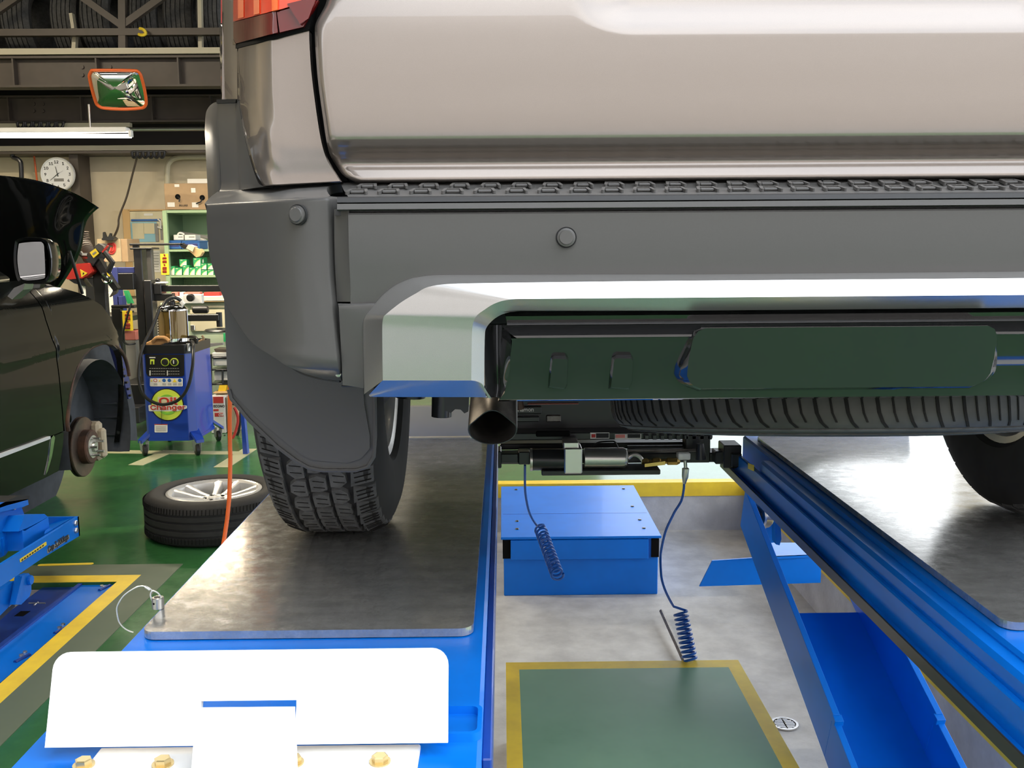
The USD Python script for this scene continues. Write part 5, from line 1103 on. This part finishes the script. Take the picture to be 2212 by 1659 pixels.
for cx in (336, 355, 366.5, 378, 389):
    for k in range(3): op([(cx-4, 828+k*1.8), (cx+4, 828+k*1.8), (cx+4, 828.8+k*1.8), (cx-4, 828.8+k*1.8)], .0026, 'greyink', 'print')
c0 = at(361.5, 874, y=FO); fr = frame(c0, (0, -1, 0)); rr_ = 36*YO/F
for r0, r1, lk, z in ((rr_*.94, rr_, 'ink', .003), (.0, rr_*.94, 'yelring', .003), (rr_*.46, rr_*.62, 'grnring', .0045), (0, rr_*.46, 'yelring', .0038), (0, rr_*.30, 'green', .0045)):
    part(t, 'emblem_ring', M().lathe([(r0, 0), (r1, 0), (r1, z), (r0, z), (r0, 0)] if r0 else [(0, z), (r1, z), (r1, 0), (0, 0)], 48, fr), K[lk])
def emtext(s, px, py, hpx, wpx, look, z, bold):
    tm = meshkit.text_mesh(s, hpx*FO/F, .002, bold); v = A(tm.vertices); v[:, 0] *= (wpx*FO/F)/(v[:, 0].max()-v[:, 0].min()); o = at(px, py, y=FO-z)
    part(t, 'emblem_text', M().add(tf(v, A([[1., 0, 0, o[0]], [0, 0, -1, o[1]], [0, 1, 0, o[2]], [0, 0, 0, 1]])), tm.faces), K[look], smooth=False)
op([(341, 857), (384, 857), (384, 875), (341, 875)], .005, 'paper2', 'emblem_plate'); emtext('Oil', 342, 874, 15, 40, 'red', .0055, True)
op([(321, 875), (345, 873), (404, 876), (404, 882), (385, 888), (322, 888)], .005, 'paper', 'emblem_plate'); emtext('Changer', 324, 885, 10, 76, 'redpap', .0055, True)
op([(334, 916), (362, 916), (362, 934), (334, 934)], .002, 'paper', 'warning_label', 'small white label with a red edge'); op([(334, 916), (362, 916), (362, 917.5), (334, 917.5)], .003, 'redpap', 'print')
for k in range(4): op([(337, 921+k*3), (359, 921+k*3), (359, 922+k*3), (337, 922+k*3)], .003, 'greyink', 'print')
# feet, castors
for i, (px, py, y) in enumerate(((312, 958, YO-.03), (425, 958, YO-.03), (463, 930, YO+.47), (330, 935, YO+.47))):
    f_ = at(px, py, y=y); s = -1 if i in (0, 3) else 1; xi = xa if s < 0 else xb+.05; yi = YO+.02 if i < 2 else YO+.44
    part(t, 'foot', M().slab([(xi, yi+.05*(1 if i < 2 else -1), .17), (xi-s*.05, yi, .17), (xi-s*.035+s*.05, yi-.055*(1 if i < 2 else -1), .105), (xi+s*.055, yi-.02*(1 if i < 2 else -1), .105)], (0, 0, -.02)), K['cartblue'], smooth=False)
    cx, cy = xi+s*.01, yi-.03*(1 if i < 2 else -1)
    cs = part(t, 'castor', M().lathe([(0, -.014), (.030, -.014), (.037, -.010), (.037, .010), (.030, .014), (0, .014)], 28, frame((cx, cy, .0375), (.8, .5, 0))), K['black'])
    for q in (-1, 1):
        d = A([.8, .5, 0])/.943*.018*q; sub(cs, 'fork', M().slab([A([cx, cy, .10])+d+(-.012, 0, 0), A([cx, cy, .10])+d+(.012, 0, 0), A([cx, cy, .03])+d+(.006, 0, 0), A([cx, cy, .03])+d+(-.006, 0, 0)], d*.15), 'zinc')
part(t, 'base_plate', M().prism(octo(-.004), .02, h0=.098), K['cartblue'], smooth=False)
# tank
tc = A([at(374, 700, y=YO+.2)[0], YO+.2, 0]); z0, z1 = at(374, 733, y=YO+.2)[2]-.01, at(374, 668, y=YO+.2)[2]
rt = 31*(YO+.2)/F
fr = frame((tc[0], tc[1], z0), (0, 0, 1)); h_ = z1-z0
part(t, 'tank', M().lathe([(0, 0), (rt, 0), (rt, h_), (0, h_)], 48, fr), K['amber'], 'clear tank filled with brown oil', 40)
part(t, 'tank_lid', M().lathe([(0, h_+.035), (rt*.5, h_+.033), (rt*.86, h_+.025), (rt*1.02, h_+.006), (rt*1.05, h_), (rt*1.05, h_-.008), (0, h_-.008)], 48, fr), K['chrome'], 'polished metal tank lid', 40)
part(t, 'tank_foot', M().lathe([(0, -.004), (rt*1.06, -.004), (rt*1.06, .022), (rt*1.0, .024), (0, .024)], 48, fr), K['chrome'], smooth=40)
part(t, 'gauge_strip', M().box((tc[0]-rt*.93, tc[1]-rt*.52, z0+.02), (tc[0]-rt*.80, tc[1]-rt*.40, z1-.005), .001), K['paper'], smooth=False)
for k in range(9): part(t, 'gauge_mark', M().box((tc[0]-rt*.91, tc[1]-rt*.53, z0+.03+k*.017), (tc[0]-rt*.85, tc[1]-rt*.515, z0+.038+k*.017)), K['ink'], smooth=False)
for a in (-.45, .9, 2.5): part(t, 'tie_rod', M().tube([(tc[0]+rt*1.04*math.cos(a-1), tc[1]+rt*1.04*math.sin(a-1), z0), (tc[0]+rt*1.04*math.cos(a-1), tc[1]+rt*1.04*math.sin(a-1), z1)], .004, 8), K['chrome'])
U = lambda px, py, d=0: at(px, py, y=YO+d)
part(t, 'top_hose', M().tube(curve([U(352, 662, .1), U(360, 650, .12), U(374, 643, .15), U(388, 648, .18), U(394, 657, .2)], 20), .012, 10), K['black'])
part(t, 'hose_clip', M().tube([U(391, 651, .18), U(397, 658, .18)], .014, 10), K['white']); part(t, 'lid_valve', M().mani(m3.Manifold.sphere(.028, 20).translate(list(U(370, 655, .18)))), K['satin'])
part(t, 'suction_hose', M().tube(curve([U(344, 668, .1), U(330, 705, .05), U(312, 742, 0), U(302, 775, -.04), U(299, 812, -.06), U(306, 845, -.07), U(325, 866, -.08), U(352, 874, -.08), U(378, 868, -.08), U(400, 848, -.08), U(412, 815, -.07), U(417, 780, -.05), U(418, 745, .02), U(414, 737, .1)], 90), .0105, 10), K['black'], 'long looped black suction hose')
part(t, 'hose_hook', M().tube(curve([U(404, 728, .2), U(420, 728, .15), U(426, 734, .1), U(424, 742, .1)], 12), .009, 8), K['black'])
part(t, 'funnel', M().tube([U(406, 742, .02), U(407, 758, .02)], .013, 12), K['zinc']); part(t, 'tag_wire', M().tube([U(349, 876, -.01), U(349, 917, -.004)], .0015, 5), K['ink'])
single('leather_glove', 'tan leather work glove lying on the black top of the oil cart', 'glove', M().mani(m3.Manifold.batch_hull([m3.Manifold.sphere(.009, 12).translate(list(U(px, py-.5, .06))) for px, py in ((316, 744), (330, 737), (345, 733), (360, 737), (345, 744))])).tube(curve([U(330, 738, .05), U(342, 729, .04), U(352, 729, .04), U(366, 737, .03)], 10), .012, 8), K['cloth'], smooth=60)
single('hook_tool', 'brown hooked tool resting on the back of the oil cart', 'tool', M().tube(curve([U(428, 740, .3), U(436, 736, .3), U(440, 732, .3), U(436, 725, .3)], 10), [.012]*5+[.008]*5, 8), K['card'])
# loose wheel on the floor
c = at(463, 1058, z=.20); t = thing('loose_wheel', 'silver alloy wheel with black tyre lying flat on the green floor', 'wheel', (c[0], c[1], 0))
fr = frame((c[0], c[1], .105), (0, 0, 1)); w = .10; R = .325
p = [(.222, -.085), (.228, -w), (.27, -w-.004), (.30, -w+.002), (.318, -.082)]
for u in (-.05, -.018, .018, .05): p += [(R, u-.006), (R-.008, u-.004), (R-.008, u+.004), (R, u+.006)]
p += [(.320, .080), (.311, .092), (.300, w-.002), (.29, w+.004), (.27, w+.004), (.24, w), (.228, .092), (.222, .078), (.222, -.085)]
ty = part(t, 'tyre', M().lathe(p, 96, fr), K['rubber'], 'black road tyre', 35)
rg = M()
for i in range(120):
    a = i*2*math.pi/120; 
    for z in (.068, -.068): rg.slab([tf(A([(R-.002)*math.cos(a+o)*1, (R-.002)*math.sin(a+o), z+dz]), fr) for o, dz in ((0, -.012), (.008, -.012), (.014, .014), (.006, .014))], A([math.cos(a), math.sin(a), 0])*.0045)
sub(ty, 'tread_groove', rg, 'groove', kind='stuff')
part(t, 'rim', M().lathe([(.196, .086), (.205, .094), (.214, .098), (.224, .094), (.226, .086), (.220, .07), (.205, .05), (.20, -.09), (.19, -.09), (.192, .06), (.196, .086)], 80, fr), K['alloy'], smooth=35)
part(t, 'rim_barrel', M().lathe([(0, -.05), (.195, -.05), (.195, -.045), (0, -.045)], 48, fr), K['gap'])
for i in range(5):
    a = i*2*math.pi/5+.25
    for s in (-1, 1):
        ps = []
        for r, off, wd, z in ((.045, .018, .013, .056), (.10, .030, .013, .064), (.155, .040, .015, .078), (.200, .052, .021, .090)):
            ps.append((r, s*off-wd, s*off+wd, z))
        g_ = A([[tf(A([r*math.cos(a)-v*math.sin(a), r*math.sin(a)+v*math.cos(a), z+dz]), fr) for v, dz in ((l-.004, -.022), (l, 0), ((l+h)/2, .004), (h, 0), (h+.004, -.022))] for r, l, h, z in ps])
        part(t, 'spoke', M().shell(g_, (0, 0, -.012)), K['alloy'], smooth=30)
part(t, 'hub', M().lathe([(0, .060), (.028, .060), (.030, .054), (.058, .058), (.064, .050), (.064, 0), (0, 0)], 40, fr), K['alloy'], smooth=30)
for i in range(5):
    a = i*2*math.pi/5+.25+math.pi/5; part(t, 'bolt_hole', M().lathe([(0, .0585), (.009, .0585), (.009, .05), (0, .05)], 14, frame(tf(A([.046*math.cos(a), .046*math.sin(a), 0]), fr), (0, 0, 1))), K['gap'])
# ------------------------------------------------------------------ black minivan with its hood up
VX = -2.08
van = thing('minivan', 'black minivan with raised hood and its front wheel taken off, at left', 'car', (-2.9, 4.0, .2))
def yzpoly(pts, x): return sg.Polygon([(at(px, py, x=x)[1], at(px, py, x=x)[2]) for px, py in pts])
ZS, ZC = at(110, 657, x=VX)[2], at(60, 766, x=VX)[2]
def vbulge(v):
    y, z = v[:, 1], v[:, 2]; o = np.zeros(len(v))
    o -= .05*((z-.80)/.5)**2
    o -= .75*np.log1p(np.exp((z-ZS)/.012))*.012
    o += .008*np.exp(-((z-ZC)/.03)**2)
    o -= .55*np.maximum(0, y-5.15)**2
    return o
def vpanel(name, pts, look='carblack', x=VX, th=.03, label=None, step=.028, f=vbulge, parent=None, smooth=40):
    p = yzpoly(pts, x); p = p if p.is_valid else p.buffer(0)
    m = M().prism(p, th, YZ(x-th)); v, fc = m.get(); v, fc = trimesh.remesh.subdivide_to_size(v, fc, step, max_iter=12)
    v = A(v); v[:, 0] += f(v); t_ = trimesh.Trimesh(v, fc, process=True); return part(parent or van, name, M().tm(t_), K[look], label, smooth)
gapl = [(97, 606), (98, 657), (103, 690), (114, 735), (121, 772), (125, 800), (131, 850), (140, 905), (145, 931)]
top = [(99.5, 606), (112, 604), (150, 615), (190, 632), (226, 660), (243, 688), (256, 720), (270, 766), (283, 815), (291, 860), (296, 915), (297, 956)]
arch = [(293, 955), (291, 905), (287, 860), (279, 812), (271, 776), (260, 757), (243, 745), (222, 741), (200, 749), (181, 767), (166, 793), (154, 832), (148, 880), (146, 920), (148, 931)]
vpanel('front_fender', top+arch+[(p[0]+2.2, p[1]) for p in gapl[::-1][:-1]])
vpanel('front_door', [(-420, 632), (0, 619), (60, 609), (97, 606)]+gapl[1:]+[(0, 989), (-420, 1150)])
vpanel('sill', [(-420, 1156), (0, 993), (146, 933), (148, 960), (148, 1017), (120, 1032), (0, 1090), (-420, 1290)])
vpanel('chrome_strip', [(-420, 1143), (0, 984), (117, 942), (118, 948), (0, 993), (-420, 1153)], 'lens', VX+.012, .02)
vpanel('sill_seam', [(120, 946), (124, 940), (128, 945), (127, 985), (123, 1018), (119, 1026), (121, 990)], 'chrome', VX+.004, .012)
vpanel('belt_strip', [(-420, 626), (0, 613), (97, 601), (97, 605), (0, 618), (-420, 631)], 'chrome', VX+.002, .02, f=lambda v: vbulge(v)*0-.16)
zr = at(60, 600, x=VX)[2]
def slope(v): return -.16-.35*np.maximum(0, v[:, 2]-zr)
vpanel('side_window', [(-420, 330), (-180, 395), (-20, 505), (26, 548), (70, 602), (0, 612), (-420, 625)], 'glass', VX, .02, f=slope)
vpanel('window_trim', [(-420, 318), (-180, 386), (-12, 500), (34, 550), (28, 554), (-18, 506), (-180, 396), (-420, 330)], 'chrome', VX+.006, .02, f=slope)
vpanel('windshield_pillar', [(-420, 300), (-180, 372), (-5, 492), (40, 545), (97, 600), (70, 603), (34, 551), (-12, 501), (-180, 387), (-420, 319)], 'carblack', VX, .03, f=slope)
rows = [[(-110, 372, 4.66), (0, 379, 4.70), (62, 386, 4.74), (130, 405, 4.80), (176, 425, 4.87), (209, 446, 4.95)],
        [(-110, 400, 4.68), (0, 405, 4.72), (62, 412, 4.76), (125, 428, 4.82), (165, 440, 4.885), (197, 455, 4.955)],
        [(-110, 470, 4.76), (0, 472, 4.79), (62, 475, 4.82), (115, 480, 4.87), (150, 481, 4.92), (182, 474, 4.97)],
        [(-110, 540, 4.84), (0, 545, 4.87), (62, 548, 4.90), (105, 552, 4.935), (135, 552, 4.96), (168, 540, 5.0)],
        [(-110, 625, 4.94), (0, 628, 4.97), (50, 630, 4.985), (88, 630, 5.0), (108, 628, 5.01), (122, 622, 5.02)]]
part(van, 'hood', M().shell(G(rows, 40, 40), (.0, .03, -.006)), K['carblack'], 'raised black hood', 50)
part(van, 'hood_prop', M().tube([at(150, 542, y=4.9), at(178, 634, y=5.0)], .008, 8), K['satin'])
part(van, 'hinge_bracket', M().slab([at(*p, y=4.72) for p in ((108, 562), (118, 566), (119, 590), (110, 592))], (0, .05, 0)), K['zinc'])
part(van, 'engine_bay', M().box((-3.6, 4.6, .45), (-2.62, 5.45, 1.05)), K['black'])
part(van, 'cabin', M().box((-3.75, 1.2, .35), (-2.35, 4.5, 1.2), .05), K['black']); part(van, 'cabin_roof', M().box((-3.55, 1.2, 1.2), (-2.55, 4.0, 1.9), .1), K['glass'])
# door mirror
YV = 3.95
hp = [at(px, py, y=YV) for px, py in ((33, 520), (50, 513), (90, 515), (103, 524), (110, 560), (108, 595), (98, 610), (60, 613), (38, 606), (30, 570))]
ol = curve(hp+[hp[0]], 60); cm = ol.mean(0)
g_ = [ol*1.0, (ol-cm)*1.03+cm+(0, .03, 0), (ol-cm)*.9+cm+(.0, .10, 0), (ol-cm)*.55+cm+(-.02, .15, 0), (ol-cm)*.05+cm+(-.02, .165, 0)]
part(van, 'door_mirror', M().shell(A([(ol-cm)*.88+cm+(0, .004, 0)]+g_), (0, .006, 0)), K['carblack'], smooth=50)
fl = curve([at(px, py, y=YV+.003) for px, py in ((41, 526), (88, 522), (95, 530), (97, 600), (60, 606), (44, 600), (38, 570), (41, 526))], 48)[:-1]
part(van, 'mirror_glass', M().slab(list(fl), (0, .006, 0)), K['mirror'], smooth=False)
a = [at(px, py, y=YV+.05) for px, py in ((54, 612), (30, 622), (16, 640), (26, 647), (50, 626))]
part(van, 'mirror_arm', M().slab(a, (0, .08, 0)), K['silver'])
part(van, 'turn_signal', M().slab([at(px, py, y=4.5) for px, py in ((110, 567), (119, 566), (122, 588), (112, 592))], (0, .03, 0)), K['lens'], smooth=False)
# wheel arch, disc and caliper
CV = A([-2.205, 5.04, at(185, 965, x=-2.2)[2]]); AC = A([VX, 5.06, CV[2]+.06]); fr = frame(AC, (-1, 0, 0), (0, 1, 0))
def arc(r0, h0, r1, h1, n=40):
    m = M(); g0, g1 = [], []
    return m
up = -1 if fr[2, 1] < 0 else 1
a0, a1 = (-math.radians(25), math.radians(195)) if up > 0 else (-math.radians(195), math.radians(25))
part(van, 'arch_liner', M().lathe([(.395, .04), (.40, .10), (.385, .2), (.40, .30), (.38, .38), (.30, .42)], 60, fr, a0, a1), K['liner'], 'dusty dark wheel arch liner', 40)
lb = yzpoly([(138, 738), (225, 733), (258, 748), (276, 800), (292, 880), (297, 952), (240, 948), (150, 965), (138, 900)], VX-.24); part(van, 'arch_panel', M().prism(lb, .02, YZ(VX-.26)), K['liner'], smooth=False)
part(van, 'arch_back', M().prism(sg.Point(0, 0).buffer(.46, 24), .02, fr @ trimesh.transformations.translation_matrix([0, 0, .42])), K['liner'], smooth=False)
for z_ in (.02, .10, -.08): part(van, 'liner_rib', M().box((VX-.30, AC[1]+.385-abs(z_)*.15, AC[2]+z_), (VX-.10, AC[1]+.40-abs(z_)*.15, AC[2]+z_+.012), .003), K['liner'])
part(van, 'arch_lip', M().tube(curve([at(px, py, x=VX-.012) for px, py in arch[3:]], 40), .010, 8), K['rust'])
part(van, 'bumper_bracket', M().slab([at(px, py, x=VX-.10) for px, py in ((236, 712), (247, 714), (262, 752), (278, 815), (284, 860), (278, 862), (262, 800))], (-.03, 0, 0)), K['navy'])
for k in range(10):
    c = at(245+k*4.1, 728+k*14, x=VX-.09); part(van, 'bracket_tooth', M().box(c-(.006, .012, .006), c+(.006, .012, .006)), K['satin'], smooth=False)
fd = frame(CV, (1, 0, 0), (0, 1, 0))
dk = part(van, 'brake_disc', M().lathe([(.03, .0), (.155, .0), (.158, -.004), (.158, -.010), (.150, -.011), (.150, -.018), (.158, -.019), (.158, -.028), (.155, -.03), (.05, -.03)], 64, fd), K['disc'], 'worn rusty brake disc', 30)
part(van, 'disc_hat', M().lathe([(.090, -.002), (.090, .036), (.084, .042), (.03, .044), (.03, .0)], 48, fd), K['rust'], smooth=30)
part(van, 'hub', M().lathe([(0, .058), (.022, .058), (.026, .05), (.026, .046), (.060, .045), (.062, .036), (0, .036)], 32, fd), K['zinc'], smooth=30)
for i in range(5):
    a = i*2*math.pi/5+.5; c = tf(A([.045*math.cos(a), .045*math.sin(a), 0]), fd); part(van, 'wheel_stud', M().tube([c+(.04, 0, 0), c+(.085, 0, 0)], .0065, 10), K['zinc'])
part(van, 'caliper', M().box((CV[0]-.05, CV[1]+.095, CV[2]-.10), (CV[0]+.035, CV[1]+.165, CV[2]+.11), .014).box((CV[0]+.02, CV[1]+.10, CV[2]-.085), (CV[0]+.06, CV[1]+.15, CV[2]+.075), .012), K['caliper'], 'bare metal brake caliper')
part(van, 'brake_hose', M().tube(curve([CV+(-.06, -.02, .14), CV+(-.03, -.12, .19), CV+(-.08, -.16, .14), CV+(-.12, -.10, .05)], 16), .008, 8), K['satin'])
part(van, 'suspension_arm', M().tube([CV+(-.03, 0, -.05), CV+(-.5, -.1, -.10)], .03, 10), K['black'])
# ------------------------------------------------------------------ lift under the minivan
LX = -1.72
t = thing('floor_lift', 'bright blue scissor floor lift under the black minivan, beside a yellow edged pit', 'vehicle lift', (-2.2, 3.0, -.16))
def lp(name, pts, x, th, look='blue', label=None, parent=None): return part(parent or t, name, M().slab([at(px, py, x=x) for px, py in pts], (-th, 0, 0)), K[look], label, smooth=False)
side = [(-260, 1400), (0, 1221), (170, 1115), (173, 1157), (90, 1207), (0, 1268), (-260, 1470)]
lp('side_plate', side, LX, .012)
e = [at(170, 1115, x=LX), at(173, 1157, x=LX)]
part(t, 'end_plate', M().slab([e[0], e[1], e[1]-(.25, 0, 0), e[0]-(.25, 0, 0)], (0, -.01, 0)), K['blue'], smooth=False)
part(t, 'inner_plate', M().slab([at(107, 1152, x=LX)+(-.02, 0, .0), at(168, 1118, x=LX)+(-.02, 0, 0), at(168, 1118, x=LX)+(-.26, 0, 0), at(107, 1122, x=LX-.20)], (0, 0, -.01)), K['blue'], smooth=False)
lp('rocker_block', [(48, 1145), (54, 1147), (104, 1117), (108, 1150), (60, 1182), (52, 1190)], LX-.06, .14); 
lp('rocker_top', [(40, 1148), (54, 1113), (96, 1110), (104, 1117), (60, 1140)], LX-.06, .14)
lp('lift_wedge', [(-60, 1140), (0, 1102), (20, 1094), (45, 1090), (52, 1110), (40, 1150), (12, 1200), (-60, 1230)], LX-.12, .16)
lp('wedge_rib', [(5, 1164), (8, 1160), (14, 1196), (9, 1200)], LX-.115, .01)
lp('pad_carrier', [(-40, 1108), (0, 1086), (60, 1078), (62, 1090), (48, 1096), (0, 1106)], LX-.10, .20)
lp('rubber_pad', [(-40, 1100), (0, 1090), (15, 1082), (40, 1070), (64, 1071), (62, 1079), (14, 1092), (-20, 1104)], LX-.10, .20, 'rubber', 'black rubber lifting pad')
for px, py in ((162, 1130), (163, 1146)):
    part(t, 'bolt', M().lathe([(0, .008), (.010, .008), (.012, .004), (.012, 0), (0, 0)], 6, frame(at(px, py, x=LX), (1, 0, 0))), K['zinc'], smooth=20)
part(t, 'bolt', M().lathe([(0, .008), (.010, .008), (.012, .004), (.012, 0), (0, 0)], 6, frame(at(28, 1096, x=LX-.12), (1, 0, 0))), K['zinc'], smooth=20)
s1 = lp('capacity_plate', [(102, 1187), (149, 1155), (150, 1164), (103, 1196)], LX+.0015, .001, 'greyink', 'grey capacity plate')
s2 = lp('caution_sticker', [(43, 1208), (100, 1170), (101, 1177), (44, 1215)], LX+.0015, .001, 'signyel', 'yellow caution sticker')
pu, pv = at(104, 1193.5, x=LX+.002), at(148, 1163.2, x=LX+.002); ax = (pv-pu)/np.linalg.norm(pv-pu); ay = np.cross(A([1., 0, 0]), ax)
tm = meshkit.text_mesh('Cap 3,200kgs', .03, .001, True); v = A(tm.vertices); ww = v[:, 0].max()
sub_fr = np.eye(4); sub_fr[:3, 0] = ax*np.linalg.norm(pv-pu)/ww; sub_fr[:3, 1] = ay*.75; sub_fr[:3, 2] = (1, 0, 0); sub_fr[:3, 3] = pu
m = M().add(tf(v, sub_fr), tm.faces); part(t, 'lettering', m, K['ink'], smooth=False)
for k in range(9):
    u = (k+.5)/9; p_ = (46+u*50, 1211.5-u*34.5); lp('sticker_print', [(p_[0]-1.6, p_[1]-.5), (p_[0]+1.6, p_[1]-2.6), (p_[0]+1.6, p_[1]+.4), (p_[0]-1.6, p_[1]+2.4)], LX+.003, .001, 'ink')
lp('leg_link', [(44, 1244), (62, 1238), (68, 1245), (68, 1275), (64, 1288), (46, 1306), (36, 1306), (34, 1300)], LX-.03, .02)
lp('leg_brace', [(48, 1245), (54, 1247), (40, 1305), (33, 1306)], LX-.02, .02)
part(t, 'pivot_bolt', M().lathe([(0, .012), (.016, .012), (.018, .008), (.018, 0), (0, 0)], 20, frame(at(62, 1253, x=LX-.03), (1, 0, 0))), K['blue'])
lp('lower_arm', [(-260, 1480), (0, 1275), (30, 1255), (44, 1262), (40, 1290), (0, 1330), (-260, 1560)], LX-.05, .03)
lp('piston', [(-40, 1345), (0, 1325), (30, 1300), (33, 1310), (0, 1340), (-40, 1372)], LX-.06, .05, 'black'); lp('piston_rod', [(18, 1306), (33, 1296), (34, 1300), (20, 1311)], LX-.055, .02, 'zinc')
# base plates set into the pit
def base(name, pts, z, th, look='bluedark'): return part(t, name, M().slab([at(px, py, z=z) for px, py in pts], (0, 0, -th)), K[look], smooth=False)
base('base_plate', [(196, 1248), (262, 1247), (258, 1252), (0, 1475), (-260, 1700), (-400, 1700), (0, 1400)], -.012, .06, 'blue')
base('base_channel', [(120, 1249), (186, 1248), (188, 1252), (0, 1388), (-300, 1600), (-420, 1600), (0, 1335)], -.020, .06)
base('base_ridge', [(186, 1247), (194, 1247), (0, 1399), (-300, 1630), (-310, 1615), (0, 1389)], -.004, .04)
base('slot', [(45, 1320), (66, 1320), (50, 1331), (30, 1331)], -.0195, .002, 'gap')
for px, py in ((232, 1262), (140, 1352), (58, 1412)):
    for dx, dy in ((0, 0), (-8, 7), (-2, 9)): part(t, 'base_bolt', M().lathe([(0, .006), (.007, .006), (.008, 0), (0, 0)], 8, frame(at(px+dx-4, py+dy-2, z=-.012), (0, 0, 1))), K['zinc'])
    c = at(px+6, py+3, z=-.012); part(t, 'hinge_pin', M().tube([c, c+A([-.02, -.06, 0])], .008, 8), K['bluedark'])
part(t, 'cotter_pin', M().tube([at(62, 1303, z=.0), at(98, 1303, z=.0)], .003, 6), K['zinc']); part(t, 'cotter_pin', M().tube([at(74, 1307, z=.0), at(82, 1301, z=.0)], .003, 6), K['zinc'])
